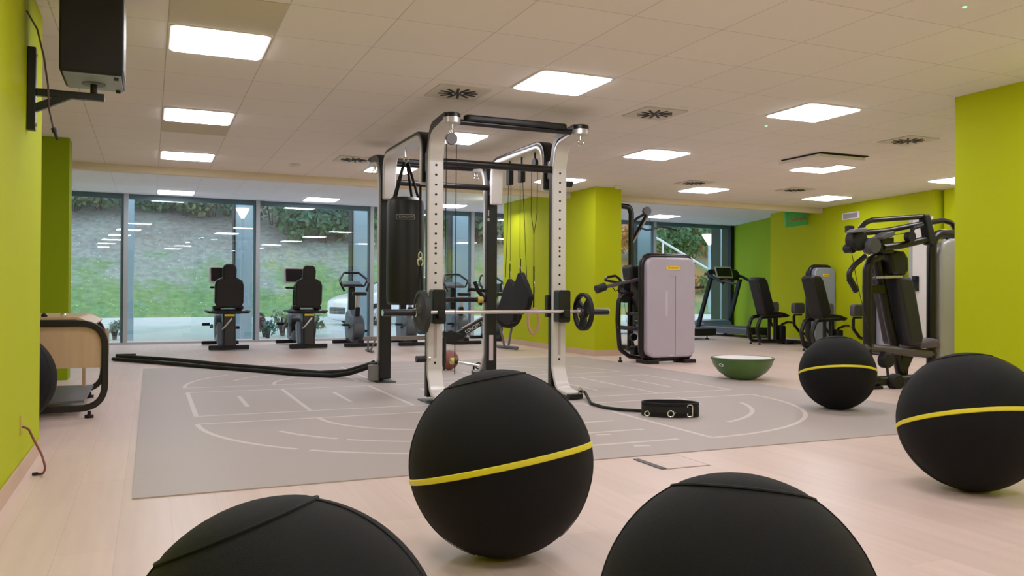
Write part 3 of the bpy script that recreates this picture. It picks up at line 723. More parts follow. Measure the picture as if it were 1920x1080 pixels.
a = B(); a.cyl(pb2+V((-.05, .02, 0)), V((pb2.x-.05, 3.87, .006)), .012); a.build('stand', black, t)

# battle rope
t = thing('battle_rope', 'long thick black battle rope stretched from the rack foot to the left window side', 'rope', (1, 5, 0))
A0 = at(702, 684, Y=YR+.06)
g = lambda x, y, r=.02: (lambda p: V((p.x, p.y, r+.006)))(at(x, y, Z=.02))
a = B(); a.tube([A0, at(681, 692, Y=3.34), at(656, 700, Y=3.52), g(622, 706), g(560, 703), g(480, 696), g(400, 690), g(300, 681), g(212, 674)], .024, 10, fil=.25); a.build('strand', rope_m, t)
a = B(); a.tube([A0+V((0, .03, .02)), at(678, 688, Y=3.40), at(650, 696, Y=3.62), g(600, 700), g(520, 693), g(420, 684.5), g(330, 675.5), g(222, 668.5)], .024, 10, fil=.25); a.build('strand', rope_m, t)
a = B(); pe = g(217, 668); a.cyl(pe+V((.25, -.02, 0)), pe, .027); a.build('grip_end', rubber, t)
a = B(); a.cyl(A0+V((.02, -.02, .0)), A0+V((-.03, .06, .0)), .03); a.build('eyelet', black, t)

# waist belt with tether
t = thing('waist_belt', 'black padded waist belt with silver rings lying on the mat beside the rack', 'belt', (3.9, .2, .006))
c0 = at(1263, 783, Z=.006); c0 = V((c0.x+.03, c0.y+.09, .01))
rt = V((math.cos(YAW+.15), -math.sin(YAW+.15), 0)); fwv = V((-rt.y, rt.x, 0))
Rb = .205; pts = []
for i in range(44):
    an = 2*PI*i/44; pts.append(c0+rt*Rb*math.cos(an)+fwv*.12*math.sin(an)+V((0, 0, .05)))
a = B(); a.band(pts, (0, 0, 1), .105, .014, closed=True); o = a.build('belt_strap', strapm, t, bev=.004)
a = B(); pf = [p+(p-c0).normalized()*.010 for p in pts if (p-c0).dot(fwv) < -.03]; a.band(pf, (0, 0, 1), .045, .008); a.build('outer_webbing', rubber, t)
for dx, dz, rr in ((.0, .03, .022), (-.17, .02, .018)):
    pr_ = c0+rt*dx-fwv*(.12*math.sqrt(max(0, 1-(dx/Rb)**2))+.02)+V((0, 0, dz))
    a = B(); a.tube([pr_+rt*rr*math.cos(i*PI/8)+V((0, 0, rr*math.sin(i*PI/8))) for i in range(16)], .005, 6, closed=True); a.tube([pr_+rt*rr*.9, pr_+rt*rr*1.6+V((0, 0, .01))], .005, 6); a.build('d_ring', chrome, t)
pr_ = c0+rt*.14-fwv*.105+V((0, 0, .05)); a = B(); a.tube([pr_+rt*x+V((0, 0, y)) for x, y in rrect(.035, .085, .008, 2)], .004, 6, closed=True); a.build('buckle', chrome, t)
t = thing('tether_rope', 'braided black tether running from the rack foot to the waist belt', 'tether', (3.4, .7, 0))
g2 = lambda x, y: (lambda p: V((p.x, p.y, .022)))(at(x, y, Z=.02))
st_ = V((XR+.05, YF-.36, .075))
a = B(); a.tube([st_, g2(1096, 741)+V((0, 0, .03)), g2(1108, 757), g2(1135, 765), g2(1170, 769), g2(1205, 771)], .013, 8, fil=.12); a.build('braid', rope_m, t)
a = B(); a.tube([st_+V((.02*math.cos(i*PI/6), 0, .03*math.sin(i*PI/6))) for i in range(12)], .006, 6, closed=True); a.build('carabiner', chrome, t)

# half dome balance trainer
bc = V((5.80, 2.08, 0)); t = thing('balance_trainer', 'green half-dome balance trainer lying dome-down with its white platform up', 'balance trainer', bc)
Rr = .33
a = B(); a.lathe([(0, .0), (.10, .001), (.17, .02), (.25, .075), (.305, .145), (Rr, .215), (Rr+.002, .225)], bc, n=48); a.build('dome', bosugreen, t)
a = B(); a.lathe([(Rr-.006, .212), (Rr+.006, .215), (Rr+.006, .232), (Rr-.02, .236), (Rr-.02, .225)], bc, n=48, closed=True); a.build('rim', mat('dark_green_rim', (60, 84, 44), .5), t)
a = B(); a.lathe([(0, .21), (Rr-.02, .226), (Rr-.02, .232), (Rr*.6, .236), (0, .236)], bc, n=48); a.build('platform', whitem, t)
dv = V((CAM.x-bc.x, CAM.y-bc.y, 0)).normalized(); sv = V((-dv.y, dv.x, 0)); pc = bc+(dv*.72-sv*.66).normalized()*.315+V((0, 0, .165))
nv = (pc-bc); nv.z = 0; nv.normalize(); tv = V((-nv.y, nv.x, 0)); nv2 = (nv*.82-V((0, 0, .55))).normalized(); uv = nv2.cross(tv)*-1
a = B(); a.tube([pc+nv2*.006+tv*.027*math.cos(i*PI/8)+uv*.017*math.sin(i*PI/8) for i in range(16)], .0045, 6, closed=True); a.build('valve_ring', whitetext, t)

# ================================================================== vault box at left, speaker, cables
t = thing('equipment_bench', 'beech panelled equipment bench with rounded dark tube frame at the left wall', 'bench', (-1.2, 2.1, 0))
for y, x1 in ((1.50, -.36), (2.77, -.43)):
    a = B(); x0 = -2.15; zz = .70
    pts = [(x0, y, .045), (x1, y, .045), (x1, y, zz), (x0, y, zz)]
    pp = [V((-1.9, y, zz-.02)), V((x1-.02, y, zz-.02)), V((x1-.02, y, .07)), V((-1.9, y, .07)), ]
    a.band(pp, (0, 1, 0), .045, .045, fil=.17, n=8); a.cbox((-1.9, y, .37), (.05, .045, .6)); o = a.build('tube_frame', mat('dark_brown_tube', (32, 27, 24), .4), t, bev=.006)
    for x in (x1-.12, -1.8):
        f = B(); f.lathe([(.03, 0), (.03, .022), (.012, .022), (.012, .05)], (x, y, 0), n=16); f.build('foot', rubber, o)
a = B(); a.ppoly([(-1.88, 1.51, .36), (-.405, 1.51, .36), (-.405, 1.51, .56), (-.43, 1.51, .62), (-.50, 1.51, .655), (-1.88, 1.51, .655)], .02, (0, 1, 0)); a.build('front_panel', beech, t)
a = B(); a.ppoly([(-1.88, 2.76, .36), (-.405, 2.76, .36), (-.405, 2.76, .56), (-.5, 2.76, .655), (-1.88, 2.76, .655)], .02, (0, 1, 0)); a.build('rear_panel', beech, t)
a = B(); a.band([(-1.9, 2.135, .715), (-.56, 2.135, .715), (-.46, 2.135, .665)], (0, 1, 0), 1.22, .018, fil=.10); a.build('top_panel', beech, t)
a = B(); a.box(-1.85, -.52, 1.6, 2.72, .10, .115); a.build('lower_shelf', mat('grey_shelf', (88, 86, 90), .5), t)
a = B(); a.box(-.60, -.575, 2.60, 2.66, .115, .33); a.box(-.64, -.57, 2.55, 2.7, .32, .345); a.build('divider_post', beech, t)
for x in (-.78, -.66):
    a = B(); a.lathe([(.02, .722), (.022, .74), (.012, .75), (.0, .752)], (x, 1.62, 0), n=14); a.build('knob', chrome if x > -.7 else black, t)

# speaker
s0 = at(108, 130, Y=-.62); s1 = at(232, 140, Y=-.62); zt = 2.425; zb = s0.z
t = thing('wall_speaker', 'black box loudspeaker at the top left under the ceiling', 'speaker', ((s0.x+s1.x)/2, -.42, zb))
a = B(); a.box(s0.x+.004, s1.x-.004, -.62, -.24, zb, zt); a.build('cabinet', speakerm, t, bev=.012)
a = B(); a.box(s0.x+.02, s1.x-.012, -.60, -.26, zb-.006, zb+.002); o = a.build('underside', speakerb, t)
mx_ = (s0.x+s1.x)/2
a = B(); a.lathe([(0, 0), (.055, 0), (.055, -.004), (0, -.004)], (mx_, -.40, zb-.007), n=24); a.build('pole_socket', mat('socket_grey', (80, 84, 88), .5), t)
a = B()
for x in (s1.x-.035,):
    for y in (-.58, -.29): a.cbox((x, y, zb-.012), (.022, .022, .014))
a.build('rubber_foot', rubber, t)
a = B(); a.box(s1.x-.006, s1.x, -.60, -.26, zb+.03, zt-.02); a.build('grille', mat('speaker_grille', (120, 120, 118), .4, metal=.5), t)
t = thing('wall_bracket', 'black steel wall bracket with a diagonal brace carrying the loudspeaker', 'bracket', (-.66, -.40, 1.85))
yb = -.40; q0 = at(60, 80, X=-.655)
a = B(); a.box(-.657, -.62, yb-.025, yb+.025, 1.72, 2.14); a.build('wall_plate', black, t, bev=.004)
zA = zb-.075
a = B(); a.box(-.62, mx_+.05, yb-.018, yb+.018, zA-.018, zA+.018); a.build('arm', black, t, bev=.003)
a = B(); a.ppoly([(-.62, yb, 1.815), (-.62, yb, 1.86), (-.50, yb, zA-.0), (-.46, yb, zA-.018)], .03, (0, 1, 0)); a.build('brace', black, t)
a = B(); a.cyl((mx_, yb, zA+.01), (mx_, yb, zb-.004), .017); a.build('spigot', black, t)
a = B()
for z in (1.75, 2.10): a.cyl((-.66+.04, yb, z), (-.66+.046, yb, z), .008, 8)
a.build('bolt', chrome, t)
t = thing('hanging_cable', 'thin dark cable with a plug dangling beside the wall bracket', 'cable', (-.64, -.62, 1.7))
a = B(); a.tube([at(x, y, Y=-.5) for x, y in ((50, 20), (70, 55), (82, 105), (90, 160), (92, 205), (100, 240))], .0045, 6, fil=.05); a.build('wire', mat('dark_wire', (60, 34, 30), .5), t)
a = B(); a.tube([at(x, y, Y=-.5) for x, y in ((100, 240), (103, 248))], .012, 8); a.tube([at(x, y, Y=-.5) for x, y in ((103, 248), (108, 262))], .008, 8); a.build('plug', rubber, t)
t = thing('wall_cable', 'short maroon cable coming out of the lower left wall and lying on the floor', 'cable', (-.6, -1.2, 0))
wq = at(40, 800, X=-.655)
a = B(); a.tube([wq, wq+V((.03, 0, -.01)), at(62, 822, Y=wq.y+.02), at(78, 852, Y=wq.y), at(86, 878, Y=wq.y-.05), at(80, 889, Z=.008), at(68, 888, Z=.008)], .0055, 7, fil=.06); a.build('wire', redcable, t)
a = B(); p = at(70, 888, Z=.01); a.cyl(p, p+V((-.02, -.01, 0)), .008); a.build('wire_end', rubber, t)
a = B(); a.cbox(wq+V((-.002, 0, .01)), (.008, .05, .09)); a.build('outlet_plate', mat('wall_outlet_tan', (196, 168, 60), .6), t)

# ================================================================== CARDIO: recumbent bikes
def make_recumbent():
    r = thing('recumbent_bike', 'x', 'exercise bike', (0, 0, 0), 'recumbent exercise bikes at the windows', world=False)
    a = B(); a.prism(rrect(.60, .11, .03), (0, -.72, .045), (1, 0, 0), (0, 1, 0), .07); a.build('rear_base', rubber, r, bev=.012)
    a = B(); a.prism(rrect(.60, .11, .03), (0, .66, .045), (1, 0, 0), (0, 1, 0), .06); a.build('front_base', rubber, r, bev=.012)
    a = B(); a.ppoly([(0, -.80, .06), (0, -.64, .06), (0, -.5, .56), (0, -.62, .60), (0, -.74, .58)], .19, (1, 0, 0)); a.build('rear_pillar', mat('charcoal_shell', (38, 36, 38), .4), r, bev=.025)
    a = B(); a.ppoly([(-.12, -.66, .08), (-.12, -.5, .08), (-.12, -.42, .38), (-.12, -.56, .44)], .08, (1, 0, 0)); a.build('side_fairing', greyshell, r, bev=.015)
    a = B(); a.box(-.06, .06, -.6, .5, .12, .2); a.build('main_beam', black, r, bev=.02)
    a = B(); a.ppoly([(0, .2, .08), (0, .75, .08), (0, .72, .45), (0, .6, .62), (0, .48, .62), (0, .3, .45)], .2, (1, 0, 0)); a.build('front_housing', greyshell, r, bev=.04)
    a = B(); a.lathe([(0, -.115), (.17, -.115), (.19, -.1), (.19, .1), (.17, .115), (0, .115)], (0, .42, .33), (1, 0, 0)); a.build('drive_cover', black, r)
    a = B(); a.ppoly([(0, -.60, .56), (0, -.12, .55), (0, -.08, .60), (0, -.16, .64), (0, -.58, .64)], .42, (1, 0, 0)); a.build('seat', vinyl, r, bev=.03)
    bk = [(-.17, .0), (.17, .0), (.215, .08), (.215, .36), (.19, .43), (.115, .47), (-.115, .47), (-.19, .43), (-.215, .36), (-.215, .08)]
    tl = V((0, -.12, 1)).normalized()
    a = B(); a.prism(bk, (0, -.66, .66), (1, 0, 0), tl, .10); a.build('backrest', vinyl, r, bev=.03)
    hd_ = [(-.10, .43), (.10, .43), (.105, .6), (.085, .66), (.05, .68), (-.05, .68), (-.085, .66), (-.105, .6)]
    a = B(); a.prism(hd_, (0, -.665, .66), (1, 0, 0), tl, .08); a.build('headrest', vinyl, r, bev=.025)
    a = B(); a.cbox((0, -.78, .545), (.15, .012, .03)); o = a.build('badge', gold, r, bev=.006)
    text('TECHNOGYM', .02, goldtext, o, (0, -.788, .545), (1, 0, 0), (0, 0, 1), wid=.13)
    a = B(); a.tube([(-.31, -.30, .60), (-.31, -.62, .60), (-.28, -.68, .59), (.28, -.68, .59), (.31, -.62, .60), (.31, -.30, .60)], .022, 10, fil=.05); a.build('side_handle', black, r)
    for s in (-1, 1):
        a = B(); a.cbox((s*.17, -.5, .66), (.12, .2, .06)); a.build('arm_pad', black, r, bev=.02)
    a = B(); a.tube([(0, .55, .55), (0, .52, .95), (0, .42, 1.02)], .04, 10, fil=.05); a.build('console_mast', black, r)
    up = V((0, .25, 1)).normalized()
    a = B(); a.prism(rrect(.42, .27, .03), (0, .40, 1.19), (1, 0, 0), up, .035); o = a.build('console', mat('console_frame', (205, 196, 204), .4), r, bev=.006)
    a = B(); a.prism(rrect(.36, .23, .02), (0, .38, 1.195), (1, 0, 0), up, .012); a.build('screen', screen, o)
    a = B(); a.tube([(-.2, .24, .98), (.2, .24, .98)], .018, 8); a.tube([(-.2, .24, .98), (-.06, .42, .99)], .014, 8); a.tube([(.2, .24, .98), (.06, .42, .99)], .014, 8); a.build('handlebar', black, r)
    a = B(); a.cyl((-.14, .42, .33), (-.19, .42, .33), .03); a.tube([(-.17, .42, .33), (-.17, .27, .36)], .016, 8); a.tube([(.17, .42, .33), (.17, .57, .30)], .016, 8); a.build('crank', black, r)
    for s in (-1, 1):
        a = B(); a.cbox((s*.24, .42-.15*-s*-1 if s < 0 else .57, .36 if s < 0 else .30), (.12, .1, .05)); a.build('pedal', rubber, r, bev=.01)
    a = B(); a.tube([(.03, -.83, .50), (-.02, -.84, .44), (-.08, -.82, .36), (-.1, -.76, .33)], .012, 8); a.build('seat_lever', silver, r)
    return r
rb = make_recumbent()
rb.location = (1.03, 9.12, 0); rb['label'] = 'recumbent exercise bike with black seat back, leftmost of the window row'
o = copy_tree(rb); o.location = (2.24, 9.10, 0); o['label'] = 'recumbent exercise bike with black seat back, second from the left at the window'
for o_, l in ((rb, ''), (o, '')): o_.rotation_euler = (0, 0, .02)

def make_upright():
    r = thing('upright_bike', 'x', 'exercise bike', (0, 0, 0), 'upright exercise bikes at the windows', world=False)
    a = B(); a.prism(rrect(.56, .09, .03), (0, -.48, .04), (1, 0, 0), (0, 1, 0), .06); a.build('rear_base', rubber, r, bev=.012)
    a = B(); a.prism(rrect(.56, .09, .03), (0, .50, .04), (1, 0, 0), (0, 1, 0), .06); a.build('front_base', rubber, r, bev=.012)
    a = B(); a.box(-.05, .05, -.5, .5, .05, .13); a.build('main_beam', rubber, r, bev=.015)
    a = B(); a.ppoly([(0, -.05, .10), (0, .42, .10), (0, .48, .35), (0, .38, .58), (0, .22, .62), (0, .02, .52), (0, -.1, .3)], .16, (1, 0, 0)); a.build('front_shell', greyshell, r, bev=.04)
    a = B(); a.lathe([(0, -.1), (.2, -.1), (.225, -.08), (.225, .08), (.2, .1), (0, .1)], (0, -.12, .30), (1, 0, 0), 36); a.build('drive_disc', mat('slate_disc', (70, 76, 88), .4), r)
    a = B(); a.tube([(0, -.14, .45), (0, -.24, .86)], .032, 10); a.build('seat_post', silver, r)
    a = B(); a.ppoly([(0, -.10, .50), (0, -.22, .50), (0, -.25, .66), (0, -.15, .66)], .08, (1, 0, 0)); a.build('post_shell', black, r, bev=.015)
    a = B(); a.prism([(-.03, .16), (.03, .16), (.05, .02), (.12, -.08), (.12, -.14), (.05, -.17), (-.05, -.17), (-.12, -.14), (-.12, -.08), (-.05, .02)], (0, -.25, .885), (1, 0, 0), (0, 1, 0), .06); a.build('saddle', vinyl, r, bev=.02)
    a = B(); a.ppoly([(0, .20, .55), (0, .34, .55), (0, .30, 1.0), (0, .20, 1.0)], .11, (1, 0, 0)); a.build('mast', black, r, bev=.02)
    a = B(); a.ppoly([(0, .12, 1.0), (0, .36, 1.05), (0, .38, 1.11), (0, .12, 1.05)], .34, (1, 0, 0)); o = a.build('console', mat('dark_console', (52, 54, 64), .35), r, bev=.012)
    a = B(); a.box(-.12, .12, .115, .12, 1.01, 1.04); a.build('screen', screen, o)
    a = B(); a.tube([(-.19, -.05, .93), (-.245, .0, 1.06), (-.24, .1, 1.13), (-.13, .28, 1.25), (.13, .28, 1.25), (.24, .1, 1.13), (.245, .0, 1.06), (.19, -.05, .93)], .02, 10, fil=.04)
    a.tube([(-.24, .1, 1.13), (-.19, .1, 1.02), (.19, .1, 1.02), (.24, .1, 1.13)], .016, 8, fil=.03); a.build('handlebar', black, r)
    for s in (-1, 1):
        a = B(); a.tube([(s*.11, -.02, .3), (s*.13, -.02+s*.14, .30-s*.06)], .015, 8); o = a.build('crank_arm', black, r); a = B(); a.cbox((s*.19, -.02+s*.14, .30-s*.06), (.11, .1, .04)); a.build('pedal', rubber, o, bev=.008)
    return r
ub = make_upright()
for i, (x, y, l) in enumerate(((3.14, 9.0, 'upright exercise bike with open loop handlebar, first right of the recumbent bikes'), (4.05, 8.95, 'upright exercise bike partly hidden behind the punching bag'),
                             (5.02, 9.05, 'upright exercise bike seen between the front left and rear right rack posts'), (5.98, 9.72, 'upright exercise bike partly hidden by the green partition end'))):
    o = ub if i == 0 else copy_tree(ub); o.location = (x, y, 0); o['label'] = l

# ------------------------------------------------------------------ rowing machine
YW = 7.35
rw = thing('rowing_machine', 'black rowing machine with long low rail standing side-on behind the rack', 'rowing machine', (4.1, YW, 0))
def Q(x, y, dy=0): return at(x, y, Y=YW+dy)
a = B(); p0, p1 = Q(683, 627), Q(838, 634); a.box(p0.x, p1.x, YW-.03, YW+.03, p1.z-.02, p1.z+.045); a.build('monorail', mat('grey_rail', (120, 114, 112), .35, metal=.5), rw, bev=.006)
a = B(); a.tube([V((p0.x+.06, YW, p1.z)), Q(690, 660)], .014, 8); a.tube([Q(705, 634), Q(694, 660)], .014, 8); f_ = at(693, 661, Y=YW); a.tube([V((f_.x, YW-.22, .02)), V((f_.x, YW+.22, .02))], .018, 8); a.build('rear_leg', mat('grey_leg', (90, 86, 88), .4), rw)
a = B(); a.ppoly([Q(832, 622), Q(842, 618), Q(862, 626), Q(870, 622), Q(866, 634), Q(840, 645), Q(830, 643)], .20, (0, 1, 0)); a.build('footrest', rubber, rw, bev=.015)
a = B(); e0, e1 = Q(850, 634), Q(912, 598); dv_ = (e1-e0).normalized(); nv_ = V((-dv_.z, 0, dv_.x)); a.ppoly([e0-nv_*.05, e1-nv_*.05, e1+nv_*.06, e0+nv_*.06], .10, (0, 1, 0)); arm = a.build('main_arm', mat('dark_arm', (28, 28, 30), .4), rw, bev=.012)
text('CONCEPT 2', .075, whitetext, arm, (e0*.42+e1*.58)+V((0, -.054, 0))-nv_*.005, dv_, nv_, wid=.33)
a = B(); a.cbox(e0*.86+e1*.14+V((0, -.054, 0)), (.05, .004, .05)); a.build('lime_mark', greenyellow, arm)
a = B(); a.cyl(e0*.7+e1*.3+nv_*.075+V((0, -.03, 0)), e1+nv_*.075+V((0, -.03, 0)), .012); a.build('chain_tube', silver, arm)
fc = Q(952, 588)
a = B(); a.lathe([(0, -.09), (.19, -.09), (.235, -.06), (.235, .06), (.19, .09), (0, .09)], fc, (0, 1, 0), 40); o = a.build('flywheel', rubber, rw)
a = B(); a.lathe([(.06, -.094), (.15, -.094), (.15, -.098), (.06, -.098)], fc, (0, 1, 0), 32, closed=True); a.build('grille', mat('mesh_grey', (70, 70, 72), .5), o)
a = B()
for q_ in ((935, 600, 946, 652), (962, 600, 953, 652)): a.tube([Q(q_[0], q_[1]), V((Q(q_[2], q_[3]).x, YW, .03))], .02, 8)
fx = Q(950, 653).x; a.tube([V((fx-.05, YW+.28, .03)), V((fx+.05, YW-.32, .03))], .028, 10); a.build('front_leg', mat('grey_leg', (90, 86, 88), .4), rw)
a = B(); a.cbox(V((Q(800, 630).x, YW, p1.z+.10)), (.24, .3, .05)); a.build('seat', vinyl, rw, bev=.02)
a = B(); a.tube([Q(905, 600), Q(930, 560), Q(935, 545)], .015, 8); a.cbox(Q(935, 540), (.03, .2, .14)); a.build('monitor', black, rw)

# ================================================================== weight machines
def tower(x0, x1, y, h, parent, face, yd=.18, logo=True, dark=blackgloss, base=.045):
    w = x1-x0; cx = (x0+x1)/2; hh = h-base
    ped = B(); ped.prism(rrect(w-.07, hh-.07, .11, 8), (cx, y-.01+yd/2, base+hh/2), (1, 0, 0), (0, 0, 1), yd); o = ped.build('cover_panel', face, parent, bev=.022)
    rim = B(); pts = [V((cx+a_, y+yd/2+.02, base+hh/2+b_)) for a_, b_ in rrect(w-.035, hh-.035, .13, 8)]; rim.tube(pts, .042, 12, closed=True); rim.build('rim_tube', dark, parent)
    bk = B(); bk.prism(rrect(w-.10, hh-.1, .1, 6), (cx, y+yd+.03, base+hh/2), (1, 0, 0), (0, 0, 1), .05); bk.build('rear_cover', dark, parent)
    for x in (x0+.12, x1-.12):
        ft = B(); ft.box(x-.09, x+.09, y-.03, y+yd+.08, 0, base+.005); ft.build('foot', rubber, parent, bev=.01)
    f = y-.012
    gv = B(); gx = cx+w*.07; zt_, zb_ = base+hh*.80, base+.06
    gv.box(gx-.09, gx+.004, f-.0015, f+.01, zt_-.004, zt_); gv.box(gx-.002, gx+.003, f-.0015, f+.01, zb_, zt_)
    gv.build('weight_window', mat('groove_grey', (110, 98, 108), .5), o)
    gv = B(); gv.box(cx-w*.12, cx-w*.08, f-.0015, f+.01, base+hh*.42, base+hh*.66); gv.build('scale_strip', mat('pale_strip', (200, 186, 194), .4), o)
    sc = B()
    for x in (x0+.10, x1-.10):
        for z in (base+.09, base+hh*.5, h-.13): sc.cyl((x, f-.003, z), (x, f+.004, z), .006, 8)
    sc.build('screw', greytext, o)
    if logo:
        lg_ = B(); lg_.prism(rrect(w*.26, .048, .022), (cx+w*.02, f-.003, h-.17), (1, 0, 0), (0, 0, 1), .008); q_ = lg_.build('badge', gold, o)
        text('TECHNOGYM', .03, red, q_, (cx+w*.02, f-.0085, h-.17), (1, 0, 0), (0, 0, 1), wid=w*.2)
        lg_ = B(); lg_.box(cx-.03, cx+.04, f-.002, f+.01, base+.055, base+.063); lg_.build('maker_mark', whitetext, o)
    return o

# M1 chest press -------------------------------------------------
m1 = thing('chest_press_machine', 'chest press machine with a tall lavender grey weight cover right of the green column', 'gym machine', (6.0, 4.3, 0))
tower(5.80, 6.62, 4.03, 1.425, m1, lav)
Y1 = 4.42
def S(x, y, dy=0): return at(x, y, Y=Y1+dy)
a = B(); zf = .05
pts = [S(1212, 672), S(1180, 668), S(1162, 655), S(1158, 600), S(1160, 562), S(1172, 549), S(1186, 552)]
a.tube(pts, .032, 12, fil=.12); fo = a.build('frame_tube', blackgloss, m1)
p = S(1163, 672); a = B(); a.lathe([(.03, 0), (.03, .02), (.015, .03), (.015, .07)], (p.x, Y1, 0), n=14); a.build('foot', rubber, fo)
a = B(); a.tube([S(1181, 560, .25), S(1180, 657, .25)], .032, 10); a.build('rear_post', blackgloss, m1)
a = B(); a.tube([S(1156, 613), S(1215, 619)], .028, 10); a.build('crossbar', mat('plum_tube', (66, 56, 62), .35), m1)
a = B(); a.tube([S(1172, 500, .12), S(1196, 497, .12)], .01, 6); hp = [S(1173, 500, .12), S(1178, 497, .12), S(1192, 497, .12), S(1197, 503, .12), S(1201, 526, .12), S(1176, 526, .12)]
a = B(); a.ppoly(hp, .24, (0, 1, 0)); a.build('headrest', vinyl, m1, bev=.03)
a = B(); a.ppoly([S(1180, 527, .12), S(1204, 527, .12), S(1214, 560, .12), S(1216, 612, .12), S(1206, 606, .12)], .3, (0, 1, 0)); a.build('backrest', vinyl, m1, bev=.03)
a = B(); a.ppoly([S(1196, 528, -.02), S(1208, 526, -.02), S(1212, 545, -.02), S(1204, 552, -.02), S(1198, 540, -.02)], .05, (0, 1, 0)); a.build('side_plate', darkpurple, m1, bev=.01)
a = B(); a.tube([S(1118, 543, -.1), S(1134, 537, -.1)], .056, 20); a.build('arm_roller', rubber, m1)
a = B(); a.tube([S(1130, 539, -.1), S(1180, 528, -.1), S(1212, 520, -.1)], .023, 10); a.build('press_arm', mat('plum_tube', (66, 56, 62), .35), m1)
a = B(); a.tube([S(1172, 533), S(1134, 525), S(1138, 520), S(1154, 517), S(1163, 524), S(1167, 540)], .018, 8, fil=.03); a.build('handle', blackgloss, m1)
a = B(); a.tube([S(1162, 525), S(1160, 548), S(1168, 549)], .014, 8, fil=.02); a.tube([S(1148, 538), S(1154, 546), S(1160, 543)], .008, 6); a.build('cable_loop', black, m1)
a = B(); a.lathe([(0, -.05), (.075, -.05), (.085, -.03), (.085, .05), (0, .05)], S(1172, 556, .05), (0, 1, 0)); a.cbox(S(1172, 540, .1), (.1, .12, .14)); a.build('pivot_hub', rubber, m1, bev=.01)
a = B(); a.lathe([(0, -.03), (.05, -.03), (.05, .03), (0, .03)], S(1187, 632, .1), (0, 1, 0)); a.tube([S(1187, 640, .1), S(1189, 648, .1)], .01, 6); a.build('pulley', rubber, m1)
a = B(); a.cbox(S(1193, 658, .1), (.14, .12, .14)); a.tube([S(1180, 653, .1), S(1213, 653, .1)], .018, 8); a.build('base_linkage', rubber, m1, bev=.03)
a = B(); a.cyl(S(1171, 568), S(1175, 605), .003, 6); a.build('cable', black, m1)
a = B(); a.ppoly([S(1185, 585, .15), S(1214, 585, .15), S(1214, 592, .15), S(1185, 592, .15)], .34, (0, 1, 0)); a.build('seat', vinyl, m1, bev=.02)
a = B(); a.tube([V((6.6, 4.5, .98)), S(1319, 538, .1)], .022, 10); a.build('rear_handle', black, m1)

# M2 lat pulldown -------------------------------------------------
Y2 = 6.15
def S2(x, y, dy=0): return at(x, y, Y=Y2+dy)
m2 = thing('lat_pulldown_machine', 'tall black pulldown machine with curved bar behind the chest press machine', 'gym machine', (6.95, 6.2, 0))
a = B(); a.tube([(S2(1183, 600).x, Y2, .02), S2(1183.5, 400), S2(1180, 388), S2(1165, 386)], .045, 12, fil=.08); a.build('main_post', blackgloss, m2)
a = B(); a.tube([S2(1184, 455), S2(1212, 405)], .035, 10); o = a.build('diagonal_arm', black, m2); a = B(); a.tube([S2(1187, 455, -.06), S2(1214, 407, -.06)], .015, 8); a.build('arm_highlight_rod', mat('grey_rod', (140, 128, 134), .3, metal=.4), o)
a = B(); a.lathe([(0, -.04), (.062, -.04), (.07, -.02), (.07, .04), (0, .04)], S2(1213, 396), (.3, 1, 0)); a.build('top_pulley', mat('plum_tube', (66, 56, 62), .35), m2)
a = B(); a.tube([S2(1184, 418), S2(1195, 409), S2(1207, 402)], .022, 8, fil=.05); a.build('upper_brace', black, m2)
a = B(); a.tube([S2(1200, 427, -.1), S2(1212, 431, -.1), S2(1222, 430, -.1), S2(1236, 425, -.1), S2(1252, 427, -.1), S2(1268, 432, -.1)], .016, 8, fil=.1); a.build('lat_bar', black, m2)
a = B(); a.cyl(S2(1217, 404, -.05), S2(1218, 428, -.1), .004, 6); a.build('cable', black, m2)
a = B(); a.box(S2(1183, 600).x-.06, S2(1183, 600).x+.9, Y2-.05, Y2+.05, .02, .1); a.cbox((S2(1183, 600).x+.1, Y2, .05), (.1, .8, .08)); a.build('base_frame', blackgloss, m2, bev=.015)
a = B(); a.cbox((S2(1200, 600).x+.2, Y2, .45), (.4, .4, .08)); a.build('seat', vinyl, m2, bev=.03)
a = B(); a.cyl((S2(1200, 600).x+.2, Y2, .08), (S2(1200, 600).x+.2, Y2, .42), .035); a.build('seat_post', black, m2)
a = B(); a.cyl((S2(1190, 600).x+.1, Y2-.25, .66), (S2(1190, 600).x+.1, Y2+.25, .66), .06); a.build('thigh_roller', rubber, m2)

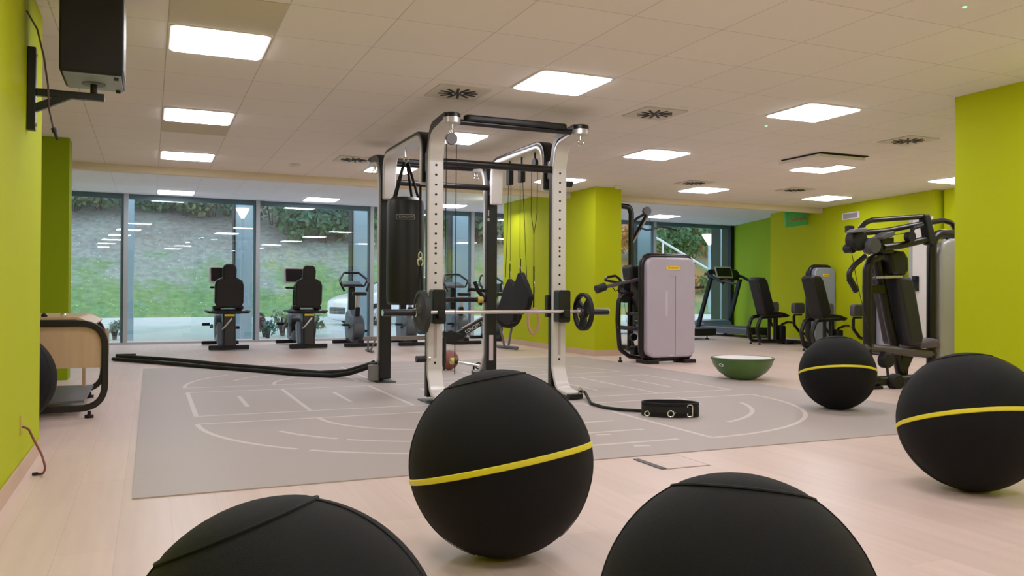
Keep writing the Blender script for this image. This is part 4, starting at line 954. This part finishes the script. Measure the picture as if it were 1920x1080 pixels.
# M4/M5 adductor machines -------------------------------------------------
Y4 = 7.0; PX = V((10.0, 6.6, 0))
def make_adductor(root):
    def S4(x, y, dy=0): return at(x, y, Y=Y4+dy)
    Vv = S4
    tower(10.42, 11.02-.06, 5.95, 1.42, root, bluegrey)
    for dy in (-.12, .12):
        a = B(); a.tube([V((Vv(1455, 640).x+.1, Y4+dy, .05)), V((Vv(1416, 640).x, Y4+dy, .06)), V((Vv(1411, 600).x, Y4+dy, .30)), V((Vv(1418, 597).x, Y4+dy, .50)), V((Vv(1458, 590).x, Y4+dy, .52))], .034, 10, fil=.1); fo_ = a.build('frame_tube', blackgloss, root)
        a = B(); a.lathe([(.025, 0), (.025, .02), (.012, .04)], (Vv(1416, 640).x, Y4+dy, 0), n=12); a.build('foot', rubber, fo_)
    a = B(); a.ppoly([Vv(1410, 524), Vv(1416, 520), Vv(1426, 521), Vv(1431, 527), Vv(1445, 580), Vv(1441, 591), Vv(1427, 593)], .26, (0, 1, 0)); a.build('backrest', vinyl, root, bev=.03)
    a = B(); a.ppoly([Vv(1428, 584), Vv(1445, 583), Vv(1462, 586), Vv(1474, 591), Vv(1468, 595), Vv(1430, 594)], .26, (0, 1, 0)); a.build('seat', vinyl, root, bev=.02)
    a = B(); a.tube([Vv(1454, 594), V((Vv(1454, 620).x, Y4, .06))], .045, 10); a.tube([Vv(1442, 596), V((Vv(1442, 620).x, Y4, .06))], .03, 8); a.build('seat_post', black, root)
    a = B(); a.cbox(Vv(1462, 625), (.14, .2, .3)); a.build('cam_housing', rubber, root, bev=.03)
    a = B(); a.prism(rrect(.3, .26, .06), (Vv(1470, 640).x, Y4-.1, .03), (1, 0, 0), (0, 1, 0), .05); a.build('footplate', rubber, root, bev=.01)
    a = B(); a.tube([Vv(1462, 620), Vv(1466, 608), Vv(1476, 604), Vv(1484, 604.5)], .022, 8, fil=.03); o = a.build('adjust_lever', black, root); a = B(); a.tube([Vv(1476, 604.5), Vv(1491, 605.5)], .02, 8); a.build('grip', mat('tan_grip', (190, 150, 110), .5), o)
    for (cx, cy, dy, w_) in ((1452, 576, .35, .17), (1496, 578, -.30, .26)):
        c = Vv(cx, cy, dy); a = B(); a.prism(rrect(w_, .2, .05), c, (1, 0, 0), (0, 0, 1), .10); o = a.build('leg_pad', mat('grey_purple_pad', (70, 66, 74), .5), root, bev=.025)
        a = B(); a.tube([c+V((-.09, 0, -.12)), c+V((.09, 0, -.12))], .015, 8); a.tube([c+V((-.09, 0, -.13)), c+V((-.09, 0, -.3)), c+V((.05, 0, -.44)), c+V((.25, .0, -.50))], .026, 8, fil=.08); a.build('pad_arm', black, o)
    a = B(); a.tube([V((Vv(1455, 640).x, Y4, .05)), V((10.75, Y4-.05, .05)), V((10.75, 6.15, .05))], .035, 10, fil=.1); a.build('base_tube', blackgloss, root)
    return root
m4 = thing('leg_machine', 'seated inner thigh machine with upright backrest, farther one beside the treadmill', 'gym machine', PX, 'seated inner thigh machines')
make_adductor(m4)
m5 = copy_tree(m4); m5.location = PX+V((-.36, -1.75, 0)); m5['label'] = 'seated inner thigh machine with upright backrest, nearer one behind the small ball'

# M7 large machine -------------------------------------------------
Y7 = .85
def S7(x, y, dy=0): return at(x, y, Y=Y7+dy)
plum = mat('plum_black_tube', (32, 27, 30), .32)
m7 = thing('shoulder_press_machine', 'large black weight machine with overhead arms and padded back beside the right wall', 'gym machine', (6.8, .9, 0))
a = B(); a.tube([S7(1632, 742), S7(1627, 700), S7(1626, 505), S7(1634, 485), S7(1652, 480)], .045, 12, fil=.1); o = a.build('main_post', plum, m7)
a = B(); p = S7(1638, 740); a.box(p.x-.06, p.x+.06, Y7-.06, Y7+.06, 0, .03); a.build('foot', rubber, o)
a = B(); a.tube([V((p.x-.05, Y7, .075)), V((S7(1700, 735).x, Y7, .075)), V((S7(1760, 735).x, Y7, .075))], .05, 12); a.build('base_tube', plum, m7)
a = B(); a.tube([S7(1620, 652), S7(1750, 664)], .045, 12); a.build('mid_crossbar', mat('plum_grey_tube', (72, 64, 70), .35), m7)
a = B(); a.cbox(S7(1638, 542, .05), (.22, .09, .09)); a.build('link_block', black, m7, bev=.01)
a = B(); a.tube([S7(1645, 490, .1), S7(1652, 530, .1), S7(1666, 600, .1), S7(1688, 700, .1), S7(1698, 738, .1)], .045, 10); a.build('seat_spine', black, m7)
a = B(); a.ppoly([S7(1656, 518, .12), S7(1684, 520, .12), S7(1690, 540, .12), S7(1706, 632, .12), S7(1702, 646, .12), S7(1680, 648, .12)], .36, (0, 1, 0)); bk = a.build('backrest', mat('blue_black_pad', (44, 44, 52), .5), m7, bev=.035)
a = B(); a.ppoly([S7(1646, 474, .12), S7(1660, 470, .12), S7(1675, 472, .12), S7(1682, 484, .12), S7(1683, 508, .12), S7(1676, 517, .12), S7(1652, 516, .12)], .3, (0, 1, 0)); a.build('headrest', vinyl, m7, bev=.035)
a = B(); a.ppoly([S7(1652, 518, .0), S7(1684, 517, .0), S7(1683, 521, .0), S7(1652, 522, .0)], .12, (0, 1, 0)); a.build('white_strap', silver, m7)
a = B(); a.ppoly([S7(1700, 638, .12), S7(1722, 632, .12), S7(1734, 634, .12), S7(1738, 650, .12), S7(1700, 652, .12)], .36, (0, 1, 0)); a.build('seat', darkpurple, m7, bev=.03)
a = B(); a.ppoly([S7(1688, 660, .1), S7(1712, 662, .1), S7(1700, 690, .1), S7(1696, 735, .1), S7(1686, 735, .1)], .06, (0, 1, 0)); a.build('gusset_plate', plum, m7, bev=.01)
# hubs
a = B(); a.lathe([(0, -.06), (.08, -.06), (.10, -.04), (.10, .05), (0, .05)], S7(1606, 451, -.05), (0, 1, 0), 28); a.cbox(S7(1593, 430), (.07, .06, .07)); a.lathe([(0, -.05), (.045, -.05), (.045, .05), (0, .05)], S7(1593, 466), (0, 1, 0)); a.build('cam_hub', rubber, m7, bev=.008)
a = B(); a.ppoly([S7(1591, 436, -.1), S7(1600, 429, -.1), S7(1618, 427, -.1), S7(1620, 434, -.1), S7(1600, 437, -.1)], .10, (0, 1, 0)); a.build('hub_cover', greycable if False else mat('pale_grey_cover', (110, 108, 116), .3), m7, bev=.01)
a = B(); a.lathe([(0, -.05), (.07, -.05), (.078, -.03), (.078, .05), (0, .05)], S7(1634, 461, -.12), (0, 1, 0), 28); a.build('roller_disc', mat('slate_roller', (58, 58, 64), .5), m7)
a = B(); a.ppoly([S7(1643, 446, -.1), S7(1652, 437, -.1), S7(1666, 434, -.1), S7(1672, 437, -.1), S7(1666, 444, -.1), S7(1650, 449, -.1)], .12, (0, 1, 0)); a.build('arm_pad', mat('mid_grey_pad', (88, 84, 92), .45), m7, bev=.012)
a = B(); a.cbox(S7(1655, 460, 0), (.17, .14, .17)); a.build('pivot_block', black, m7, bev=.02)
for nm, pts_, r_ in (('upper_arm', [(1612, 430), (1622, 418), (1634, 413), (1732, 406)], .026), ('middle_arm', [(1612, 437), (1660, 433), (1732, 419)], .028), ('lower_arm', [(1655, 464), (1690, 460), (1740, 448)], .036)):
    a = B(); a.tube([S7(x, y, -.05) for x, y in pts_], r_, 12, fil=.05); a.build(nm, plum, m7)
a = B(); a.ppoly([S7(1727, 403, -.05), S7(1737, 402, -.05), S7(1749, 448, -.05), S7(1744, 460, -.05), S7(1737, 459, -.05)], .09, (0, 1, 0)); a.build('end_plate', rubber, m7, bev=.012)
a = B(); a.lathe([(0, -.03), (.05, -.03), (.05, .03), (0, .03)], S7(1706, 444, -.1), (0, 1, 0)); a.tube([S7(1708, 440, -.1), S7(1712, 428, -.1), S7(1730, 422, -.1)], .02, 8, fil=.02); a.build('cam_wheel', rubber, m7)
a = B(); a.tube([S7(1740, 418, .1), S7(1768, 413, .1), S7(1784, 418, .1), S7(1796, 436, .1), S7(1798, 470, .1)], .028, 10, fil=.08); a.build('rear_arm', plum, m7)
a = B(); a.tube([S7(1622, 480, -.1), S7(1602, 497, -.1), S7(1592, 510, -.1), S7(1593, 524, -.1)], .026, 10, fil=.06); o = a.build('hand_lever', plum, m7); a = B(); a.tube([S7(1593, 523, -.1), S7(1606, 546, -.1)], .031, 10); a.build('grip', rubber, o)
a = B(); a.tube([S7(1596, 468, -.08), S7(1605, 520, -.08), S7(1614, 560, -.08), S7(1638, 650, -.08)], .0035, 6); a.build('cable', black, m7)
a = B(); a.tube([S7(1610, 452), S7(1650, 444), S7(1706, 436)], .0035, 6); a.build('cable', black, m7)
for (x, y, r_) in ((1662, 676, .075), (1680, 716, .08)):
    a = B(); a.lathe([(0, -.04), (r_*.85, -.04), (r_, -.02), (r_, .04), (0, .04)], S7(x, y, -.06), (0, 1, 0), 24); a.build('pulley', rubber, m7)
a = B(); a.tube([S7(1663, 688, -.06), S7(1665, 704, -.06)], .014, 6); a.cyl(S7(1665, 700, -.06), S7(1668, 716, -.06), .004, 6); a.build('cable_end', black, m7)
# tower of M7
x0 = S7(1744, 560).x; zt7 = S7(1770, 439).z
a = B(); a.tube([V((x0+.02, Y7, .05)), V((x0+.02, Y7, zt7)), V((x0+.9, Y7, zt7))], .048, 12, fil=.16); a.build('tower_tube', plum, m7)
a = B(); a.ppoly([V((x0+.09, Y7, .1)), V((x0+.09, Y7, zt7-.2)), V((x0+.13, Y7, zt7-.09)), V((x0+.24, Y7, zt7-.045)), V((x0+.85, Y7, zt7-.045)), V((x0+.85, Y7, .1))], .12, (0, 1, 0)); a.build('cover_panel', mat('grey_cover', (160, 156, 156), .3, metal=.1), m7, bev=.03)
a = B(); a.box(x0+.28, x0+.32, Y7-.075, Y7-.06, .2, zt7-.12); a.build('cover_groove', mat('dark_groove', (96, 94, 80), .5), m7)

# M7b second grey tower behind? (part of nearer leg machine copy)
# ------------------------------------------------------------------ treadmills
def make_treadmill():
    r = thing('treadmill', 'x', 'treadmill', (0, 0, 0), 'treadmills facing the right window', world=False)
    a = B(); a.prism(rrect(.84, 1.9, .04), (0, -.15, .12), (1, 0, 0), (0, 1, 0), .12); a.build('deck', mat('slate_deck', (78, 84, 100), .4), r, bev=.02)
    a = B(); a.box(-.26, .26, -1.05, .55, .18, .186); a.build('belt', mat('running_belt', (40, 46, 58), .6), r)
    a = B(); a.ppoly([(0, .45, .17), (0, .88, .17), (0, .90, .25), (0, .75, .30), (0, .55, .28)], .82, (1, 0, 0)); a.build('motor_hood', mat('blue_grey_hood', (92, 112, 138), .3), r, bev=.04)
    a = B(); a.cbox((0, -1.08, .13), (.86, .12, .13)); a.build('rear_cap', rubber, r, bev=.02)
    for s in (-1, 1):
        a = B(); a.ppoly([(s*.42, .60, .15), (s*.42, .72, .15), (s*.40, .28, 1.12), (s*.40, .16, 1.12)], .06, (1, 0, 0)); a.build('upright', black, r, bev=.015)
        a = B(); a.tube([(s*.40, .42, 1.22), (s*.42, .15, 1.16), (s*.42, -.25, 1.03)], .03, 10, fil=.08); a.build('handrail', black, r)
    up = V((0, .45, 1)).normalized()
    a = B(); a.prism(rrect(.86, .22, .09), (0, .30, 1.20), (1, 0, 0), up, .09); o = a.build('console', black, r, bev=.03)
    a = B(); a.prism(rrect(.44, .24, .02), (-.02, .255, 1.25), (1, 0, 0), up, .02); a.build('screen_frame', mat('pale_frame', (168, 168, 160), .4), o)
    a = B(); a.prism(rrect(.39, .19, .015), (-.02, .243, 1.255), (1, 0, 0), up, .012); a.build('screen', screen, o)
    a = B(); a.cbox((.0, .22, 1.10), (.1, .03, .04)); a.build('stop_button', padred, o)
    a = B(); a.tube([(-.40, .12, 1.2), (-.36, -.02, 1.08), (-.1, -.06, 1.03), (.1, -.06, 1.03)], .022, 10, fil=.1); a.build('front_grip', greyshell, r)
    for x in (-.3, .3):
        for y in (-1.0, .6):
            a = B(); a.lathe([(.04, 0), (.04, .015), (.012, .02), (.012, .08)], (x, y, 0), n=12); a.build('foot', rubber, r)
    return r
tm = make_treadmill()
tm.location = (11.72, 9.8, 0); tm.scale = (1, 1, 1.12); tm['label'] = 'treadmill with tilted console standing between the window and the fresh green wall'
o = copy_tree(tm); o.location = (10.02, 9.8, 0); o['label'] = 'treadmill mostly hidden behind the lavender weight cover, only its end showing'
a = B(); p = at(1401, 605, Y=9.6); a.cbox((11.905, 8.62, .30), (.03, .12, .1)); tag(a.build('wall_socket', whitem, bev=.01), 'white wall socket low on the green wall behind the treadmill', 'wall socket')

# ================================================================== OUTSIDE
b = B(); b.box(-14, 60, wy(-2.6)+.35, 21.5, -.2, -.05); b.keep = True
tag(b.build('paving', asphalt, smooth=False), 'wet pale paving outside the windows', 'paving', kind='structure')
b = B(); b.box(-14, 60, 21.5, 21.75, -.2, .12); b.keep = True; tag(b.build('kerb', curbm, smooth=False), 'pale kerb at the foot of the grassy bank', 'kerb', kind='structure')
# bank
b = B(); nx, ny = 90, 40; b.keep = True
from mathutils import noise as mn
vs = []
for j in range(ny+1):
    for i in range(nx+1):
        x = -26+100*i/nx; yy = j/ny; y = 21.7+yy*34
        z = .02+max(0, (y-22.6))*.50+mn.noise(V((x*.35, y*.35, 0)))*.35*min(1, yy*6)
        vs.append((x, y+.0*x, z))
b.add(vs, [(j*(nx+1)+i, j*(nx+1)+i+1, (j+1)*(nx+1)+i+1, (j+1)*(nx+1)+i) for j in range(ny) for i in range(nx)])
tag(b.build('grassy_bank', hillm), 'sloping grassy bank behind the car park', 'bank', kind='structure')
def bankz(y): return .02+max(0, y-22.6)*.5
# leafy shrubs and trees on the bank
leafs = [mat('dark_green_leaves', (70, 108, 70), .7, noise=.4, nscale=3), mat('olive_leaves', (112, 126, 78), .7, noise=.4, nscale=3), mat('autumn_leaves', (190, 130, 70), .7, noise=.4, nscale=3), mat('teal_green_leaves', (74, 120, 98), .7, noise=.4, nscale=3)]
def make_shrub(lm, n=900, rad=1.0, hgt=1.6, seed=1, ls=.11):
    rnd = random.Random(seed)
    r = thing('shrub', 'x', 'shrub', (0, 0, 0), None, world=False)
    lobes = [(rnd.uniform(-.6, .6)*rad, rnd.uniform(-.6, .6)*rad, rnd.uniform(.35, .85)*hgt, rnd.uniform(.35, .6)*rad) for _ in range(7)]
    a = B()
    for i in range(n):
        lx, ly, lz, lr = rnd.choice(lobes); d = V((rnd.gauss(0, 1), rnd.gauss(0, 1), rnd.gauss(0, 1))).normalized()*lr*rnd.uniform(.6, 1)
        c = V((lx, ly, lz))+d; c.z = max(c.z, .05)
        u1 = V((rnd.gauss(0, 1), rnd.gauss(0, 1), rnd.gauss(0, 1))).normalized(); u2 = u1.cross(V((rnd.gauss(0, 1), rnd.gauss(0, 1), rnd.gauss(0, 1)))).normalized()
        s_ = ls*rnd.uniform(.6, 1.2); a.add([c-u1*s_, c+u2*s_*.5, c+u1*s_, c-u2*s_*.5], [(0, 1, 2, 3)])
    a.build('foliage', lm, r, smooth=False)
    a = B()
    for l in lobes[:5]: a.tube([V((0, 0, -.1)), V((l[0]*.4, l[1]*.4, l[2]*.5)), V(l[:3])], .03, 5)
    a.build('stem', bark, r)
    return r
SP = []
sh = [make_shrub(leafs[k], 1500, 2.0, 3.4, 11+k, .17) for k in range(4)]
spots = []
# positions measured on the bank: pixel x, slope distance
kinds = {0: 'dark green', 1: 'olive', 2: 'rusty autumn coloured', 3: 'bluish green'}
plan = [(140, 30.6, 0), (190, 30.8, 1), (240, 30.5, 0), (290, 30.8, 3), (340, 30.4, 0), (400, 30.4, 1), (455, 30.2, 0), (510, 29.8, 1), (560, 28.6, 3), (600, 28.2, 0), (640, 28.6, 3), (680, 28.4, 0), (735, 29, 3), (850, 29, 0), (900, 28.6, 3), (945, 28.8, 1),
        (1180, 27, 2), (1225, 26.6, 0), (1262, 27.4, 0), (1300, 27, 1), (1338, 28.2, 0), (1372, 27.4, 2), (1240, 25.6, 1), (1280, 24.6, 2), (1322, 24.4, 1), (1350, 25.2, 2)]
used = set()
for i, (px, yy, k) in enumerate(plan):
    pt = at(px, 500, Y=yy); o = sh[k] if k not in used else copy_tree(sh[k]); used.add(k)
    o.location = (pt.x, yy, bankz(yy)-.3); o.rotation_euler = (0, 0, i*1.3); s_ = .8+.35*((i*37) % 10)/10
    if i < 8: s_ *= .8
    if i >= 16: s_ *= .75
    if i >= 22: s_ = .33
    o.scale = (s_, s_, s_)
    wh = 'left windows' if px < 500 else ('middle windows' if px < 1000 else 'right window')
    o['label'] = '%s bushy shrub growing on the bank behind the %s' % (kinds[k], wh); o['group'] = '%s shrubs on the bank behind the %s' % (kinds[k], wh)
# low planting directly outside
pp = [make_shrub(mat('reddish_leaves', (120, 78, 82), .7, noise=.4, nscale=5), 160, .22, .5, 31, .05), make_shrub(leafs[1], 160, .26, .55, 32, .05), make_shrub(leafs[3], 130, .25, .35, 33, .05)]
for i, (px, Y, k, l) in enumerate(((497, 13.2, 0, 'small reddish plant outside the window between the recumbent bikes'), (530, 13.6, 1, 'small olive plant outside the window left of the second recumbent bike'),
                                (588, 13.4, 1, 'small olive plant outside the window right of the second recumbent bike'), (502, 12.2, 2, 'tiny bluish plant close outside the glass beside the bike'), (215, 13.0, 2, 'small plant outside the glass beside the bench'))):
    pt = at(px, 600, Y=Y); o = pp[k] if (k, 'p') not in used else copy_tree(pp[k]); used.add((k, 'p'))
    o.location = (pt.x, Y, -.05); o['label'] = l; o['category'] = 'plant'
# outside steel columns
for i, (x, w_) in enumerate(((-.47, .20), (1.62, .33), (3.97, .34), (6.2, .43), (8.6, .4), (10.92, .42), (13.38, .45))):
    t = thing('outdoor_column', 'teal grey steel column outside the glass, number %d from the left' % (i+1), 'column', (x, 12.2, -.05), 'steel columns outside the windows')
    a = B(); a.box(x-w_/2, x+w_/2, 12.1, 12.4, -.05, 3.2); a.build('shaft', tealsteel, t, bev=.01, smooth=False)
    a = B(); a.box(x-w_/2-.03, x-w_/2, 12.08, 12.42, -.05, 3.2); a.build('dark_flange', darkframe, t, smooth=False)
# exterior soffit edge (dark teal band above)
b = B(); b.box(-14, 20, 12.0, 12.6, 3.0, 3.4); b.keep = True; tag(b.build('trim_3', tealsteel, smooth=False), 'teal canopy edge outside above the windows', kind='structure')
# street lamps
for (hx, hy, Y, l) in ((455, 396, 11.72, 'lit cone street lamp outside the second left window'), (1330, 446, 22.9, 'lit cone street lamp outside the right window')):
    c = at(hx, hy, Y=Y); zb_ = -.05 if Y < 21 else .1
    t = thing('street_lamp', l, 'street lamp', (c.x, Y, zb_))
    k = .25 if Y > 22 else .107
    a = B(); a.lathe([(.03, -k*1.3), (k*1.15, k*.35), (k*1.15, k*.5), (0, k*.55)], c, n=24); a.build('lamp_head', lampglow, t)
    a = B(); a.lathe([(0, k*.5), (k*1.3, k*.5), (k*1.2, k*.62), (0, k*.7)], c, n=24); a.build('cap', tealsteel, t)
    a = B(); a.cyl(V((c.x, Y, zb_)), V((c.x, Y, c.z-k*1.2)), .055 if Y > 20 else .03); a.build('pole', tealsteel, t)
# stair handrail on the bank
t = thing('outdoor_handrail', 'pale metal handrail descending the bank outside the right window', 'handrail', (20, 24, 0))
YH = 24.0
a = B(); a.tube([at(1200, 430, Y=YH), at(1236, 449, Y=YH), at(1345, 515, Y=YH), at(1372, 531, Y=YH)], .05, 8); a.build('rail', curbm, t)
for px in (1243, 1300, 1350):
    p = at(px, 453+(px-1243)*.606, Y=YH); a = B(); a.cyl(V((p.x, YH, .5)), p, .04, 8); a.build('rail_post', curbm, t)

# car -------------------------------------------------------------
car = thing('parked_car', 'white hatchback parked outside behind the exercise bikes', 'car', (0, 0, 0), world=False)
# profile along x (front at x=0, rear x=4.2): (x, z_bottom, z_belt, z_roof, halfwidth)
st = [(0, .16, .60, .66, .66), (.12, .10, .74, .78, .82), (.5, .10, .88, .92, .86), (1.05, .2, .97, 1.0, .88), (1.35, .2, 1.0, 1.12, .88), (1.9, .2, 1.02, 1.42, .88), (2.5, .2, 1.03, 1.48, .88), (3.1, .2, 1.04, 1.46, .88), (3.7, .22, 1.04, 1.30, .86), (4.0, .26, 1.0, 1.08, .82), (4.2, .36, .85, .9, .7)]
vs = []; m = 12
for (x, zb_, zl, zr, hw) in st:
    rw_ = hw*.72 if zr-zl > .2 else hw*.9
    prof = [(-hw*.85, zb_), (-hw, zb_+.12), (-hw, (zb_+zl)/2), (-hw*.97, zl), (-rw_, zr-.05), (-rw_*.8, zr), (rw_*.8, zr), (rw_, zr-.05), (hw*.97, zl), (hw, (zb_+zl)/2), (hw, zb_+.12), (hw*.85, zb_)]
    vs += [(x, y, z) for y, z in prof]
b = B(); fs = [(i*m+k, i*m+(k+1) % m, (i+1)*m+(k+1) % m, (i+1)*m+k) for i in range(len(st)-1) for k in range(m)]; fs.append(tuple(range(m))); fs.append(tuple((len(st)-1)*m+k for k in range(m)))
b.add(vs, fs); body = b.build('body', carpaint, car, sub=2)
for s in (-1, 1):
    b = B(); b.add([(1.5, s*.835, 1.03), (3.75, s*.82, 1.05), (3.55, s*.70, 1.33), (2.6, s*.675, 1.42), (2.0, s*.685, 1.38)], [(0, 1, 2, 3, 4)]); b.v = [V(v)+V((0, s*.02, 0)) for v in b.v]; b.build('side_window', carglass, car, smooth=False)
b = B(); b.add([(1.32, -.66, 1.06), (1.32, .66, 1.06), (1.88, .50, 1.37), (1.88, -.50, 1.37)], [(0, 1, 2, 3)]); b.v = [v+V((-.02, 0, .02)) for v in b.v]; b.build('windscreen', carglass, car, smooth=False)
b = B(); b.prism(rrect(.9, .2, .05), (.03, 0, .42), (0, 1, 0), (0, 0, 1), .06); g_ = b.build('grille', mat('grille_dark', (40, 52, 64), .5), car, bev=.01)
b = B()
for i in range(4): b.box(-.012, .0, -.4, .4, .35+i*.045, .36+i*.045)
b.build('grille_bar', greytext, g_)
b = B(); b.prism(rrect(.46, .10, .01), (.02, 0, .585), (0, 1, 0), (0, 0, 1), .02); b.build('number_plate', whitem, car)
for s in (-1, 1):
    b = B(); b.prism(rrect(.34, .13, .05), (.20, s*.62, .68), (s*.45, 1, 0) if False else V((-s*.45, -1, 0)).normalized(), (0, 0, 1), .06); b.build('headlight', mat('headlight_grey', (150, 170, 190), .1), car, bev=.015)
    for x in (.82, 3.38):
        b = B(); b.lathe([(.19, -.1), (.30, -.1), (.32, -.07), (.32, .07), (.30, .1), (.19, .1)], (x, s*.80, .32), (0, 1, 0), 32, closed=True); w_ = b.build('wheel', rubber, car)
        b = B(); b.lathe([(0, -.05), (.06, -.05), (.06, .05), (0, .05)], (x, s*.83, .32), (0, 1, 0), 16); b.lathe([(.185, -.07), (.2, -.07), (.2, .07), (.185, .07)], (x, s*.82, .32), (0, 1, 0), 28, closed=True)
        for k in range(7):
            an = 2*PI*k/7; b.tube([(x+.05*math.cos(an), s*.86, .32+.05*math.sin(an)), (x+.19*math.cos(an), s*.86, .32+.19*math.sin(an))], .018, 6)
        b.build('rim', silver, w_)
        b = B(); b.lathe([(0, -.02), (.36, -.02), (.36, .005), (0, .005)], (x, s*.78, .34), (0, 1, 0), 28); b.build('wheel_arch', mat('arch_black', (20, 24, 28), .7), car)
cp = at(617, 590, Y=18.6)
car.location = (cp.x+.32, 19.1, -.05); car.rotation_euler = (0, 0, math.radians(17))

# ================================================================== LIGHT
w = bpy.data.worlds.new('World'); bpy.context.scene.world = w; w.use_nodes = True
bg = w.node_tree.nodes['Background']; bg.inputs['Color'].default_value = (.78, .89, 1.0, 1); bg.inputs['Strength'].default_value = 1.8
ld = bpy.data.lights.new('wall_washer', 'AREA'); ld.energy = 14; ld.size = .12; ld.color = (1, .95, .75)
lo = bpy.data.objects.new('wall_washer', ld); col.objects.link(lo); lo.location = (5.55, 8.35, 2.5); lo.rotation_euler = (0, math.radians(25), 0)
t = thing('wall_washer_spot', 'small recessed spot washing the top of the green partition', 'spotlight', (5.55, 8.35, HL))
a = B(); a.lathe([(.045, 0), (.065, 0), (.065, -.012), (.045, -.012)], (5.55, 8.35, HL), n=20, closed=True); a.build('trim_ring', whitem, t)
# ================================================================== CAMERA
cd = bpy.data.cameras.new('Camera'); cam = bpy.data.objects.new('Camera', cd); col.objects.link(cam)
cd.sensor_width = 36; cd.lens = F/1920*36; cd.clip_start = .05; cd.clip_end = 300
M = Matrix((( _r.x, _u.x, -_fw.x, CAM.x), (_r.y, _u.y, -_fw.y, CAM.y), (_r.z, _u.z, -_fw.z, CAM.z), (0, 0, 0, 1)))
cam.matrix_world = M
bpy.context.scene.camera = cam
sc = bpy.context.scene
sc.view_settings.view_transform = 'Standard'; sc.view_settings.look = 'None'; sc.view_settings.exposure = 0; sc.view_settings.gamma = 1.2
sc.cycles.max_bounces = 8; sc.cycles.transparent_max_bounces = 12; sc.cycles.sample_clamp_indirect = 6
try: sc.cycles.use_denoising = True
except Exception: pass
for o in bpy.data.objects:
    if '_o' in o: del o['_o']
